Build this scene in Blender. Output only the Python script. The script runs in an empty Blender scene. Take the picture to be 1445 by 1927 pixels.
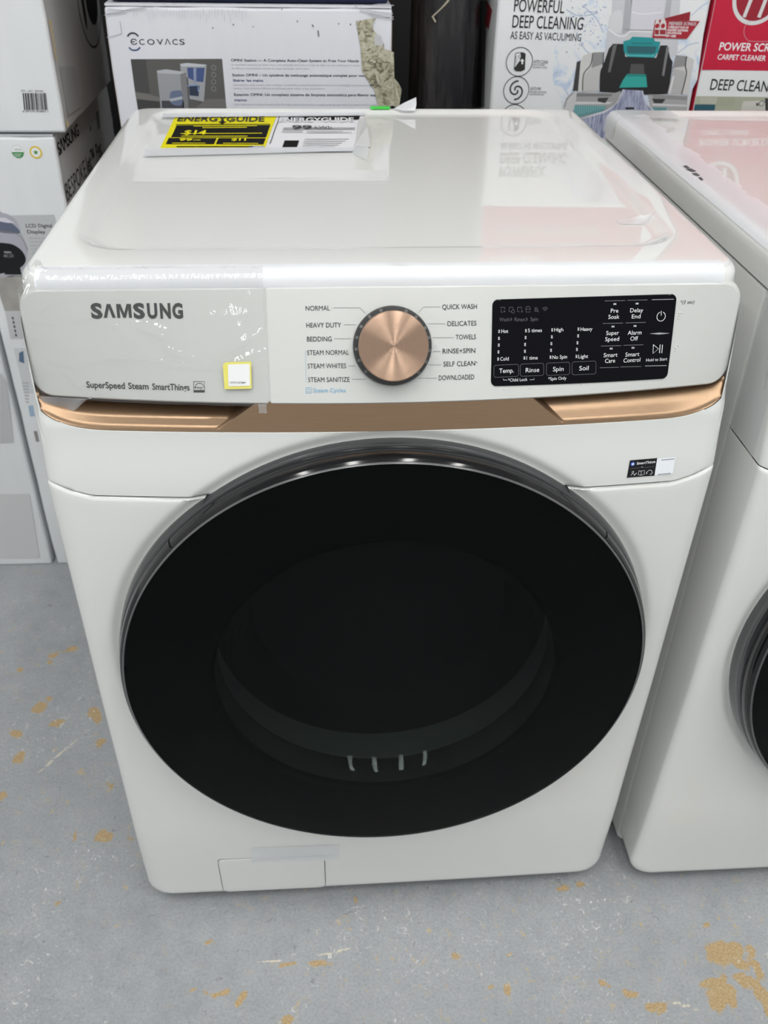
import bpy, bmesh, math, random
from mathutils import Vector, Matrix, Euler
from math import sin, cos, pi, sqrt, radians, hypot, atan2
random.seed(7)
SC = bpy.context.scene
COL = SC.collection

# ------------------------------------------------------------------ camera, world, lights, exposure
IMG_W, IMG_H, FPX = 1445.0, 1927.0, 1717.684
CAM = Vector((-0.06726, -0.80438, 1.29433))
ROT = Euler((0.951175, -0.016409, -0.069148), 'XYZ')
RM = ROT.to_matrix()
cd = bpy.data.cameras.new('camera'); cam = bpy.data.objects.new('camera', cd); COL.objects.link(cam)
cam.location = CAM; cam.rotation_euler = ROT
cd.sensor_fit = 'VERTICAL'; cd.sensor_height = 36.0; cd.sensor_width = 36.0 * IMG_W / IMG_H
cd.lens = 36.0 * FPX / IMG_H; cd.clip_start = 0.01
cd.dof.use_dof = True; cd.dof.focus_distance = 0.93; cd.dof.aperture_fstop = 9.5
SC.camera = cam
vs = SC.view_settings
vs.view_transform = 'Standard'; vs.look = 'None'; vs.gamma = 1.0; vs.exposure = 0.0; vs.use_curve_mapping = False
W = bpy.data.worlds.new('store_ambient'); SC.world = W; W.use_nodes = True
W.node_tree.nodes['Background'].inputs[0].default_value = (0.97, 0.985, 0.975, 1)
W.node_tree.nodes['Background'].inputs[1].default_value = 0.62
LAMP_STRENGTH = 21.5
CEIL_Z = 3.3


def ray(px, py):
    return RM @ Vector(((px - IMG_W / 2) / FPX, -(py - IMG_H / 2) / FPX, -1.0))


# ------------------------------------------------------------------ materials
MATS = {}


def nodemat(name):
    m = bpy.data.materials.new(name); m.use_nodes = True
    nt = m.node_tree
    return m, nt, nt.nodes['Principled BSDF']


def mat(name, col, rough=0.5, metal=0.0, spec=0.5, coat=0.0, coat_rough=0.05, noise=0.0, nscale=40.0, bump=0.0,
        bscale=200.0, stretch=(1, 1, 1)):
    if name in MATS: return MATS[name]
    m, nt, b = nodemat(name)
    b.inputs['Base Color'].default_value = (*col, 1); b.inputs['Roughness'].default_value = rough
    b.inputs['Metallic'].default_value = metal; b.inputs['Specular IOR Level'].default_value = spec
    b.inputs['Coat Weight'].default_value = coat; b.inputs['Coat Roughness'].default_value = coat_rough
    tc = nt.nodes.new('ShaderNodeTexCoord'); mp = nt.nodes.new('ShaderNodeMapping')
    mp.inputs['Scale'].default_value = stretch
    nt.links.new(tc.outputs['Object'], mp.inputs['Vector'])
    if noise > 0:
        n = nt.nodes.new('ShaderNodeTexNoise'); n.inputs['Scale'].default_value = nscale; n.inputs['Detail'].default_value = 4
        nt.links.new(mp.outputs[0], n.inputs['Vector'])
        mx = nt.nodes.new('ShaderNodeMix'); mx.data_type = 'RGBA'
        mx.inputs[6].default_value = (*[c * (1 - noise) for c in col], 1)
        mx.inputs[7].default_value = (*[min(1, c * (1 + noise)) for c in col], 1)
        nt.links.new(n.outputs['Fac'], mx.inputs[0]); nt.links.new(mx.outputs[2], b.inputs['Base Color'])
    if bump > 0:
        n2 = nt.nodes.new('ShaderNodeTexNoise'); n2.inputs['Scale'].default_value = bscale; n2.inputs['Detail'].default_value = 3
        nt.links.new(mp.outputs[0], n2.inputs['Vector'])
        bp = nt.nodes.new('ShaderNodeBump'); bp.inputs['Strength'].default_value = bump; bp.inputs['Distance'].default_value = 0.001
        nt.links.new(n2.outputs['Fac'], bp.inputs['Height']); nt.links.new(bp.outputs[0], b.inputs['Normal'])
    MATS[name] = m
    return m


def ink(col, rough=0.5, spec=0.3):
    return mat('ink_%d_%d_%d' % tuple(int(c * 255) for c in col), col, rough, spec=spec)


ENAMEL = mat('white_enamel', (0.78, 0.785, 0.77), 0.55, spec=0.15, coat=1.0, coat_rough=0.008)
FASCIA = mat('white_fascia', (0.71, 0.725, 0.71), 0.38, spec=0.45, coat=0.25, coat_rough=0.15)
PANEL = mat('panel_plastic', (0.59, 0.60, 0.585), 0.36, spec=0.45, coat=0.2, coat_rough=0.12)
GAPDARK = mat('gap_dark', (0.02, 0.02, 0.022), 0.7)
RUBBER = mat('rubber', (0.03, 0.03, 0.03), 0.8)
GLOSSBLACK = mat('gloss_black', (0.006, 0.006, 0.007), 0.10, spec=0.5)
DISPLAYB = mat('display_black', (0.003, 0.003, 0.005), 0.06, spec=0.12)
SMOKE = mat('smoky_trim', (0.16, 0.165, 0.17), 0.16, metal=0.85)
BLACKPRINT = mat('black_print', (0.003, 0.003, 0.003), 0.6, spec=0.1)
STEEL = mat('drum_steel', (0.55, 0.56, 0.56), 0.3, metal=1.0)
GREYRUB = mat('grey_gasket', (0.12, 0.125, 0.125), 0.6)


def bronze_mat(name, radial):
    m, nt, b = nodemat(name)
    b.inputs['Metallic'].default_value = 1.0
    b.inputs['Roughness'].default_value = 0.40 if not radial else 0.32
    b.inputs['Anisotropic'].default_value = 0.93 if radial else 0.4
    b.inputs['Anisotropic Rotation'].default_value = 0.25 if radial else 0.0
    tc = nt.nodes.new('ShaderNodeTexCoord')
    if radial:
        tg = nt.nodes.new('ShaderNodeTangent'); tg.direction_type = 'RADIAL'; tg.axis = 'Z'
        nt.links.new(tg.outputs[0], b.inputs['Tangent'])
        sx = nt.nodes.new('ShaderNodeVectorMath'); sx.operation = 'LENGTH'
        nt.links.new(tc.outputs['Object'], sx.inputs[0])
        mu = nt.nodes.new('ShaderNodeMath'); mu.operation = 'MULTIPLY'; mu.inputs[1].default_value = 2600
        nt.links.new(sx.outputs['Value'], mu.inputs[0])
        n = nt.nodes.new('ShaderNodeTexNoise'); n.noise_dimensions = '1D'; n.inputs['Scale'].default_value = 1.0
        nt.links.new(mu.outputs[0], n.inputs['W'])
    else:
        mp = nt.nodes.new('ShaderNodeMapping'); mp.inputs['Scale'].default_value = (6, 900, 900)
        nt.links.new(tc.outputs['Object'], mp.inputs['Vector'])
        n = nt.nodes.new('ShaderNodeTexNoise'); n.inputs['Scale'].default_value = 1.5; n.inputs['Detail'].default_value = 3
        nt.links.new(mp.outputs[0], n.inputs['Vector'])
    mx = nt.nodes.new('ShaderNodeMix'); mx.data_type = 'RGBA'
    mx.inputs[6].default_value = (0.42, 0.28, 0.20, 1) if radial else (0.31, 0.208, 0.132, 1)
    mx.inputs[7].default_value = (0.58, 0.40, 0.30, 1) if radial else (0.39, 0.265, 0.172, 1)
    nt.links.new(n.outputs['Fac'], mx.inputs[0]); nt.links.new(mx.outputs[2], b.inputs['Base Color'])
    bp = nt.nodes.new('ShaderNodeBump'); bp.inputs['Strength'].default_value = 0.08; bp.inputs['Distance'].default_value = 0.0005
    nt.links.new(n.outputs['Fac'], bp.inputs['Height']); nt.links.new(bp.outputs[0], b.inputs['Normal'])
    return m


BRONZE = bronze_mat('brushed_bronze', False)
BRONZE_CAP = bronze_mat('spun_bronze', True)


def film_mat(name, tint, base_fac, rough, bump, scale, diffuse=(0.9, 0.92, 0.95), f0=0.045):
    """clear or milky plastic film: see-through with a thin gloss; base_fac is how milky it is"""
    m = bpy.data.materials.new(name); m.use_nodes = True
    nt = m.node_tree; nt.nodes.clear()
    out = nt.nodes.new('ShaderNodeOutputMaterial'); tr = nt.nodes.new('ShaderNodeBsdfTransparent')
    tr.inputs[0].default_value = (*tint, 1)
    di = nt.nodes.new('ShaderNodeBsdfDiffuse'); di.inputs[0].default_value = (*diffuse, 1)
    gl = nt.nodes.new('ShaderNodeBsdfGlossy'); gl.inputs['Roughness'].default_value = rough
    gl.inputs[0].default_value = (1, 1, 1, 1)
    m1 = nt.nodes.new('ShaderNodeMixShader'); m1.inputs[0].default_value = base_fac
    nt.links.new(tr.outputs[0], m1.inputs[1]); nt.links.new(di.outputs[0], m1.inputs[2])
    lw = nt.nodes.new('ShaderNodeLayerWeight'); lw.inputs[0].default_value = 0.5
    pw = nt.nodes.new('ShaderNodeMath'); pw.operation = 'POWER'; pw.inputs[1].default_value = 5.0
    nt.links.new(lw.outputs['Facing'], pw.inputs[0])
    fr = nt.nodes.new('ShaderNodeMath'); fr.operation = 'MULTIPLY_ADD'; fr.inputs[1].default_value = 0.95; fr.inputs[2].default_value = f0
    nt.links.new(pw.outputs[0], fr.inputs[0])
    m2 = nt.nodes.new('ShaderNodeMixShader')
    nt.links.new(fr.outputs[0], m2.inputs[0]); nt.links.new(m1.outputs[0], m2.inputs[1]); nt.links.new(gl.outputs[0], m2.inputs[2])
    nt.links.new(m2.outputs[0], out.inputs[0])
    if bump > 0:
        tc = nt.nodes.new('ShaderNodeTexCoord'); n = nt.nodes.new('ShaderNodeTexNoise')
        n.inputs['Scale'].default_value = scale; n.inputs['Detail'].default_value = 2; n.inputs['Distortion'].default_value = 0.6
        nt.links.new(tc.outputs['Object'], n.inputs['Vector'])
        bp = nt.nodes.new('ShaderNodeBump'); bp.inputs['Strength'].default_value = bump; bp.inputs['Distance'].default_value = 0.004
        nt.links.new(n.outputs['Fac'], bp.inputs['Height'])
        for s in (gl, lw): nt.links.new(bp.outputs[0], s.inputs['Normal'])
    return m


FILM = film_mat('clear_film', (0.955, 0.955, 0.955), 0.02, 0.07, 0.5, 26, f0=0.075)
TAPE = film_mat('milky_tape', (0.97, 0.98, 1.0), 0.78, 0.32, 0.08, 60, (0.85, 0.865, 0.90), f0=0.03)
THINTAPE = film_mat('frosted_tape', (0.97, 0.98, 0.98), 0.6, 0.20, 0.08, 60, (0.88, 0.90, 0.92))
CLEARTAPE = film_mat('clear_tape', (0.97, 0.97, 0.97), 0.24, 0.14, 0.12, 50)
TINT = film_mat('tinted_glass', (0.34, 0.375, 0.365), 0.0, 0.0, 0.0, 1, f0=0.009)
BOWLGLASS = film_mat('bowl_glass', (0.86, 0.9, 0.88), 0.012, 0.02, 0.0, 1)


# ------------------------------------------------------------------ object helpers
def mkobj(name, verts, faces, mats, parent=None, smooth=True, fmat=None, angle=35):
    me = bpy.data.meshes.new(name); me.from_pydata([tuple(v) for v in verts], [], faces)
    if not isinstance(mats, (list, tuple)): mats = [mats]
    for m in mats: me.materials.append(m)
    if fmat:
        for p, i in zip(me.polygons, fmat): p.material_index = i
    bm = bmesh.new(); bm.from_mesh(me)
    if smooth:
        bmesh.ops.recalc_face_normals(bm, faces=bm.faces) if smooth != 'keep' else None
        for f in bm.faces: f.smooth = True
        for e in bm.edges:
            if len(e.link_faces) == 2 and e.calc_face_angle(0) > radians(angle): e.smooth = False
    bm.to_mesh(me); bm.free()
    o = bpy.data.objects.new(name, me); COL.objects.link(o)
    if parent: o.parent = parent
    return o


def thing(name, label, cat, loc=(0, 0, 0), rz=0.0, group=None):
    o = bpy.data.objects.new(name, None); COL.objects.link(o)
    o.location = loc; o.rotation_euler = (0, 0, rz); o.empty_display_size = 0.1
    tag(o, label, cat, group)
    return o


def tag(o, label, cat, group=None):
    o['label'] = label; o['category'] = cat
    if group: o['group'] = group
    return o


def struct(o):
    o['kind'] = 'structure'; return o


class Mesh:
    def __init__(s): s.v = []; s.f = []; s.m = []
    def add(s, verts, faces, mi=0):
        b = len(s.v); s.v += [tuple(v) for v in verts]
        for f in faces: s.f.append([b + i for i in f]); s.m.append(mi)
    def grid(s, rows, mi=0, close=False):
        n = len(rows[0]); b = len(s.v)
        for r in rows: s.v += [tuple(p) for p in r]
        for i in range(len(rows) - 1):
            for j in range(n if close else n - 1):
                k = (j + 1) % n
                s.f.append([b + i * n + j, b + i * n + k, b + (i + 1) * n + k, b + (i + 1) * n + j]); s.m.append(mi)
        return b
    def cap(s, loop, mi=0, flip=False):
        b = len(s.v); s.v += [tuple(p) for p in loop]
        f = list(range(b, b + len(loop))); s.f.append(f[::-1] if flip else f); s.m.append(mi)
    def box(s, x0, x1, y0, y1, z0, z1, mi=0):
        s.add([(x0, y0, z0), (x1, y0, z0), (x1, y1, z0), (x0, y1, z0), (x0, y0, z1), (x1, y0, z1), (x1, y1, z1), (x0, y1, z1)],
              [(0, 3, 2, 1), (4, 5, 6, 7), (0, 1, 5, 4), (1, 2, 6, 5), (2, 3, 7, 6), (3, 0, 4, 7)], mi)
    def obj(s, name, mats, parent=None, **k):
        return mkobj(name, s.v, s.f, mats, parent, fmat=s.m if isinstance(mats, (list, tuple)) else None, **k)


def rrect(x0, x1, y0, y1, r, n=6):
    pts = []
    for cx, cy, a0 in ((x1 - r, y0 + r, -90), (x1 - r, y1 - r, 0), (x0 + r, y1 - r, 90), (x0 + r, y0 + r, 180)):
        for i in range(n + 1):
            a = radians(a0 + 90 * i / n); pts.append((cx + r * cos(a), cy + r * sin(a)))
    return pts


def interp(tab, t):
    if t <= tab[0][0]: return tab[0][1]
    for (a, va), (b, vb) in zip(tab, tab[1:]):
        if t <= b:
            k = (t - a) / (b - a); k = k * k * (3 - 2 * k) * 0.5 + k * 0.5
            return va + (vb - va) * k
    return tab[-1][1]


def sstep(a, b, t):
    k = min(1, max(0, (t - a) / (b - a))); return k * k * (3 - 2 * k)


# ------------------------------------------------------------------ surfaces things are printed on
class PlaneS:
    def __init__(s, p0, U, V):
        s.p0 = Vector(p0); s.U = Vector(U).normalized(); s.V = Vector(V).normalized(); s.N = s.U.cross(s.V)
    def inv(s, px, py):
        d = ray(px, py); t = (s.p0 - CAM).dot(s.N) / d.dot(s.N); q = CAM + d * t - s.p0
        return q.dot(s.U), q.dot(s.V)
    def at(s, u, v, off):
        return s.p0 + s.U * u + s.V * v + s.N * off


class FuncS:
    """surface y = f(x, z) facing the viewer"""
    def __init__(s, f): s.f = f
    def inv(s, px, py):
        d = ray(px, py); y = -0.01
        for i in range(25):
            t = (y - CAM.y) / d.y; p = CAM + d * t; y = 0.5 * y + 0.5 * s.f(p.x, p.z)
        return p.x, p.z
    def at(s, u, v, off):
        h = 0.002
        n = Vector(((s.f(u + h, v) - s.f(u - h, v)) / (2 * h), -1, (s.f(u, v + h) - s.f(u, v - h)) / (2 * h))).normalized()
        return Vector((u, s.f(u, v), v)) + n * off


_tc = bpy.data.curves.new('lettering_source', 'FONT'); _to = bpy.data.objects.new('lettering_source', _tc); COL.objects.link(_to)
_tcache = {}


BRAND = {'LAMBDA': [(0, 0), (0.175, 0), (0.335, 0.47), (0.495, 0), (0.67, 0), (0.435, 0.682), (0.235, 0.682)],
         'EM': [(0, 0), (0, 0.682), (0.23, 0.682), (0.395, 0.22), (0.56, 0.682), (0.79, 0.682), (0.79, 0), (0.63, 0), (0.63, 0.47), (0.465, 0), (0.325, 0), (0.16, 0.47), (0.16, 0)]}


def glyphs(s, weight=0.0, slant=0.0, space=1.0):
    k = (s, weight, slant, space)
    if k not in _tcache:
        if s in BRAND:
            _tcache[k] = (BRAND[s], [list(range(len(BRAND[s])))]); return _tcache[k]
        s2 = s.replace('\u0245', '\u039b'); heavy = weight > 0 and any(c in s2 for c in 'M4\u039b')
        if weight <= 0.008 and heavy: heavy = False; w = 0.0
        else: w = 0.0 if heavy else weight
        _tc.body = s2; _tc.offset = w; _tc.shear = slant; _tc.space_character = space; _tc.resolution_u = 3; _tc.fill_mode = 'FRONT'
        bpy.context.view_layer.update()
        me = bpy.data.meshes.new_from_object(_to.evaluated_get(bpy.context.evaluated_depsgraph_get()))
        vv = [(v.co.x, v.co.y) for v in me.vertices]; ff = [list(p.vertices) for p in me.polygons]
        bpy.data.meshes.remove(me)
        if heavy:   # these letters are thickened by overlapping shifted copies
            v0, f0, vv, ff = vv, ff, [], []
            for dx, dy in ((-weight, 0), (weight, 0), (0, weight * 0.7), (0, -weight * 0.7), (0, 0)):
                b = len(vv); vv += [(x + dx, y + dy) for x, y in v0]; ff += [[b + i for i in f] for f in f0]
        _tcache[k] = (vv, ff)
    return _tcache[k]


class Print:
    """flat printing (lettering, icons, pictures) laid on a surface"""
    def __init__(s, surf, base=0.0003, step=0.00012): s.S = surf; s.M = Mesh(); s.mats = []; s.base = base; s.step = step
    def mi(s, m):
        if m not in s.mats: s.mats.append(m)
        return s.mats.index(m)
    def uv(s, P): return [s.S.inv(*p) for p in P]
    def polyuv(s, P, m, layer=0):
        off = s.base + layer * s.step
        A = sum(P[i][0] * P[(i + 1) % len(P)][1] - P[(i + 1) % len(P)][0] * P[i][1] for i in range(len(P)))
        if A < 0: P = P[::-1]
        s.M.add([s.S.at(u, v, off) for u, v in P], [list(range(len(P)))], s.mi(m))
    def poly(s, P, m, layer=0, smooth=0):
        if smooth: P = crom(P, smooth)
        s.polyuv(s.uv(P), m, layer)
    def lineuv(s, P, w, m, layer=0, sub=1):
        Q = []
        for a, b in zip(P, P[1:]):
            for i in range(sub): Q.append((a[0] + (b[0] - a[0]) * i / sub, a[1] + (b[1] - a[1]) * i / sub))
        Q.append(P[-1]); L = []; R = []
        for i, q in enumerate(Q):
            a = Q[max(0, i - 1)]; b = Q[min(len(Q) - 1, i + 1)]
            if a == b: continue
            dx, dy = b[0] - a[0], b[1] - a[1]; l = hypot(dx, dy); nx, ny = -dy / l * w / 2, dx / l * w / 2
            L.append((q[0] + nx, q[1] + ny)); R.append((q[0] - nx, q[1] - ny))
        off = s.base + layer * s.step; n = len(L)
        s.M.add([s.S.at(u, v, off) for u, v in R + L], [[i, i + 1, n + i + 1, n + i] for i in range(n - 1)], s.mi(m))
    def line(s, P, w, m, layer=0, sub=1, smooth=0):
        if smooth: P = crom(P, smooth, False)
        s.lineuv(s.uv(P), w, m, layer, sub)
    def disc(s, cx, cy, r, m, layer=0, n=28, sy=1.0):
        u, v = s.S.inv(cx, cy); s.polyuv([(u + r * cos(2 * pi * i / n), v + sy * r * sin(2 * pi * i / n)) for i in range(n)], m, layer)
    def ring(s, cx, cy, r, w, m, layer=0, a0=0, a1=360, n=32):
        u, v = s.S.inv(cx, cy)
        s.lineuv([(u + r * cos(radians(a0 + (a1 - a0) * i / n)), v + r * sin(radians(a0 + (a1 - a0) * i / n))) for i in range(n + 1)], w, m, layer)
    def text(s, t, xl, xr, yb, cap, m, layer=1, weight=0.0, slant=0.0, space=1.0, yb2=None):
        """text whose baseline runs from pixel (xl, yb) to (xr, yb2) in the photograph, with the cap height in pixels"""
        yb2 = yb if yb2 is None else yb2
        vv, ff = glyphs(t, weight, slant, space)
        if not vv: return
        x0 = min(p[0] for p in vv); x1 = max(p[0] for p in vv)
        ym = (yb + yb2) / 2; xm = (xl + xr) / 2
        uL, vL = s.S.inv(xl, yb); uR, vR = s.S.inv(xr, yb2); _, vb = s.S.inv(xm, ym); _, vt = s.S.inv(xm, ym - cap)
        if yb == yb2: vL = vR = vb
        sx = (uR - uL) / (x1 - x0); sy = (vt - vb) / 0.682; sl = (vR - vL) / (uR - uL)
        off = s.base + layer * s.step
        s.M.add([s.S.at(uL + (x - x0) * sx, vL + sl * (x - x0) * sx + y * sy, off) for x, y in vv], ff, s.mi(m))
    def obj(s, name, parent, label=None):
        o = mkobj(name, s.M.v, s.M.f, s.mats, parent, smooth=False, fmat=s.M.m)
        if label: o['label'] = label
        return o


def crom(P, n, closed=True):
    Q = []; N = len(P)
    for i in range(N if closed else N - 1):
        g = (lambda k: P[k % N]) if closed else (lambda k: P[min(N - 1, max(0, k))])
        a, b, c, d = g(i - 1), g(i), g(i + 1), g(i + 2)
        for j in range(n):
            t = j / n
            Q.append(tuple(0.5 * (2 * b[k] + (c[k] - a[k]) * t + (2 * a[k] - 5 * b[k] + 4 * c[k] - d[k]) * t * t + (3 * b[k] - a[k] - 3 * c[k] + d[k]) * t ** 3) for k in (0, 1)))
    if not closed: Q.append(P[-1])
    return Q


def crop(x0, y0, k):
    return lambda *P: [(x0 + k * x, y0 + k * y) for x, y in P]


# ------------------------------------------------------------------ the setting
def floor_mat():
    m, nt, b = nodemat('painted_concrete')
    N = nt.nodes; L = nt.links
    b.inputs['Roughness'].default_value = 0.42; b.inputs['Specular IOR Level'].default_value = 0.35
    tc = N.new('ShaderNodeTexCoord')
    def noise(scale, detail=4, rough=0.6, dist=0.0):
        n = N.new('ShaderNodeTexNoise'); n.inputs['Scale'].default_value = scale; n.inputs['Detail'].default_value = detail
        n.inputs['Roughness'].default_value = rough; n.inputs['Distortion'].default_value = dist
        L.new(tc.outputs['Object'], n.inputs['Vector']); return n
    def math(op, a, bb=None, c=None):
        x = N.new('ShaderNodeMath'); x.operation = op
        for i, q in enumerate((a, bb, c)):
            if q is None: continue
            if hasattr(q, 'is_linked'): L.new(q, x.inputs[i])
            else: x.inputs[i].default_value = q
        return x.outputs[0]
    def ramp(v, lo, hi):
        r = N.new('ShaderNodeMapRange'); r.inputs[1].default_value = lo; r.inputs[2].default_value = hi; L.new(v, r.inputs[0]); r.clamp = True
        return r.outputs[0]
    def mix(f, a, c):
        x = N.new('ShaderNodeMix'); x.data_type = 'RGBA'
        L.new(f, x.inputs[0])
        for i, q in ((6, a), (7, c)):
            if hasattr(q, 'is_linked'): L.new(q, x.inputs[i])
            else: x.inputs[i].default_value = (*q, 1)
        return x.outputs[2]
    big = noise(2.3, 5, 0.65); mid = noise(22, 5, 0.7); fine = noise(240, 3, 0.7)
    base = mix(ramp(big.outputs['Fac'], 0.35, 0.65), (0.295, 0.317, 0.335), (0.385, 0.402, 0.42))
    base = mix(ramp(mid.outputs['Fac'], 0.35, 0.75), base, (0.42, 0.43, 0.445))
    base = mix(math('MULTIPLY', ramp(fine.outputs['Fac'], 0.40, 0.72), 0.55), base, (0.24, 0.255, 0.27))
    ragged = noise(85, 7, 0.85)
    at = N.new('ShaderNodeAttribute'); at.attribute_name = 'wear'; total = at.outputs['Fac']
    at2 = N.new('ShaderNodeAttribute'); at2.attribute_name = 'scratch'
    total = math('ADD', total, math('MULTIPLY', math('SUBTRACT', ragged.outputs['Fac'], 0.5), 2.6))
    chip = ramp(total, 1.28, 1.08)
    grain = noise(420, 2, 0.6)
    chipcol = mix(ramp(grain.outputs['Fac'], 0.35, 0.7), (0.38, 0.26, 0.125), (0.56, 0.43, 0.25))
    col = mix(chip, base, chipcol)
    # small loose specks of the same wear, more of them near the washers
    sp = noise(55, 5, 0.85, 0.4); spm = noise(3.1, 2)
    col = mix(math('MULTIPLY', ramp(sp.outputs['Fac'], 0.605, 0.63), ramp(spm.outputs['Fac'], 0.40, 0.58)), col, (0.50, 0.40, 0.24))
    wh = noise(95, 5, 0.85, 1.2); whm = noise(4.7, 3)
    col = mix(math('MULTIPLY', ramp(wh.outputs['Fac'], 0.595, 0.64), ramp(whm.outputs['Fac'], 0.46, 0.58)), col, (0.72, 0.72, 0.68))
    dk = noise(70, 5, 0.85, 0.8)
    col = mix(math('MULTIPLY', ramp(dk.outputs['Fac'], 0.61, 0.67), 0.6), col, (0.14, 0.14, 0.14))
    t = math('ADD', at2.outputs['Fac'], math('MULTIPLY', math('SUBTRACT', ragged.outputs['Fac'], 0.5), 5.0))
    col = mix(ramp(t, 1.05, 0.7), col, (0.66, 0.61, 0.50))
    L.new(col, b.inputs['Base Color'])
    bp = N.new('ShaderNodeBump'); bp.inputs['Strength'].default_value = 0.25; bp.inputs['Distance'].default_value = 0.002
    h = math('SUBTRACT', mid.outputs['Fac'], math('MULTIPLY', chip, 0.5))
    L.new(h, bp.inputs['Height']); L.new(bp.outputs[0], b.inputs['Normal'])
    return m


FL = PlaneS((0, 0, 0), (1, 0, 0), (0, 1, 0))
# worn-through chips: photo position, and half length, half width (m), direction (degrees)
CHIPS = [(1350, 1798, 17, 11, 0), (1372, 1785, 14, 8, -40), (1392, 1812, 16, 5, -60), (1340, 1845, 20, 5, 25), (1358, 1865, 16, 9, 10),
         (1350, 1893, 10, 8, 0), (1375, 1890, 7, 7, 0), (1405, 1790, 8, 6, 0), (1425, 1822, 16, 4, -60), (1400, 1846, 14, 4, -30), (1440, 1890, 8, 14, 0), (1330, 1745, 7, 4, 0),
         (1438, 1860, 20, 4, -60), (365, 1868, 17, 2.2, 8), (415, 1863, 19, 3, 8), (455, 1877, 13, 3, 62), (545, 1812, 10, 3, 0), (600, 1812, 16, 3, 10),
         (955, 1862, 6, 5, 0), (1246, 1900, 10, 5, 10), (1190, 1870, 12, 3, -10), (920, 1855, 4, 3, 0), (540, 1920, 12, 3, 5), (1225, 1892, 8, 4, 30),
         (188, 1262, 7, 9, 20), (35, 1380, 14, 7, -40), (70, 1334, 11, 9, 0), (108, 1358, 11, 7, 0), (38, 1421, 9, 8, 0), (185, 1397, 9, 8, 0),
         (37, 1260, 6, 5, 0), (105, 1232, 10, 5, 20), (135, 1222, 14, 4, 25), (95, 1246, 6, 5, 0), (195, 1572, 13, 9, 10), (142, 1573, 5, 5, 0), (245, 1580, 5, 4, 0),
         (178, 1345, 7, 16, 10), (5, 1500, 8, 5, 60), (100, 1410, 5, 3, 0), (670, 1690, 3, 5, 0), (1275, 1703, 3, 4, 0), (110, 1700, 5, 3, 0), (20, 1755, 4, 3, 0), (400, 1770, 7, 3, -20),
         (1060, 1672, 9, 4, 20), (1090, 1660, 5, 4, 0), (1140, 1855, 7, 3, -40), (960, 1800, 4, 3, 0), (860, 1800, 6, 3, -30), (88, 1315, 6, 4, 0), (205, 1478, 5, 4, 0)]
SCRATCHES = [((60, 1463), (163, 1377), 0.0022), ((160, 1380), (178, 1392), 0.0015), ((397, 1860), (400, 1880), 0.0012), ((485, 1810), (560, 1807), 0.0016), ((590, 1800), (675, 1783), 0.0022), ((1265, 1885), (1310, 1900), 0.003)]


def build_floor():
    def axis(lo, a, b, hi, st):
        n = int(round((b - a) / st)); return [lo] + [a + (b - a) * i / n for i in range(n + 1)] + [hi]
    xs = axis(-3.2, -0.87, 0.62, 3.2, 0.0055); ys = axis(-3.6, -0.26, 0.86, 1.9, 0.0055)
    M = Mesh(); M.grid([[(x, y, 0.0) for x in xs] for y in ys])
    o = mkobj('floor', M.v, M.f, floor_mat(), None, smooth=False)
    from mathutils import noise as mn
    ch = []; sc = []
    for px, py, a, c, ang in CHIPS:
        u, v = FL.inv(px, py); ch.append((u, v, 1 / (a * 0.00095), 1 / (c * 0.00125), cos(radians(ang)), sin(radians(ang)), max(a, c) * 0.004 + 0.02))
    for p0, p1, w in SCRATCHES:
        a = FL.inv(*p0); c = FL.inv(*p1); l = hypot(c[0] - a[0], c[1] - a[1]); sc.append(((a[0] + c[0]) / 2, (a[1] + c[1]) / 2, 2 / l, 1 / w, (c[0] - a[0]) / l, (c[1] - a[1]) / l))
    wear = []; scr = []
    for x, y, z in M.v:
        if not (-0.88 < x < 0.63 and -0.27 < y < 0.87): wear.append(4.0); scr.append(4.0); continue
        q = Vector((x * 38, y * 38, 0)); n = mn.noise_vector(q) * 0.010 + mn.noise_vector(q * 3.1) * 0.004
        wx, wy = x + n.x, y + n.y; best = 4.0
        for u, v, ia, ic, cc, ss, far in ch:
            dx, dy = wx - u, wy - v
            if abs(dx) > far or abs(dy) > far: continue
            best = min(best, hypot((dx * cc + dy * ss) * ia, (-dx * ss + dy * cc) * ic))
        wear.append(best); best = 4.0
        wx, wy = x + n.x * 0.25, y + n.y * 0.25
        for u, v, ia, ic, cc, ss in sc:
            dx, dy = wx - u, wy - v; best = min(best, hypot((dx * cc + dy * ss) * ia, (-dx * ss + dy * cc) * ic))
        scr.append(best)
    for nm, dat in (('wear', wear), ('scratch', scr)):
        at = o.data.attributes.new(nm, 'FLOAT', 'POINT'); at.data.foreach_set('value', dat)
    return o


struct(build_floor())
M = Mesh(); M.box(-3.2, 3.2, 1.8, 1.9, 0.0, CEIL_Z); struct(M.obj('wall_back', mat('wall_gap_shade', (0.012, 0.012, 0.014), 0.8, noise=0.15, nscale=6), smooth=False))  # wall coloured near-black to stand in for shade between the cartons
M = Mesh(); M.box(-3.2, 3.2, -3.6, 1.9, CEIL_Z, CEIL_Z + 0.06); struct(M.obj('ceiling', mat('ceiling_white', (0.74, 0.75, 0.75), 0.9, noise=0.04, nscale=8), smooth=False))

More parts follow.
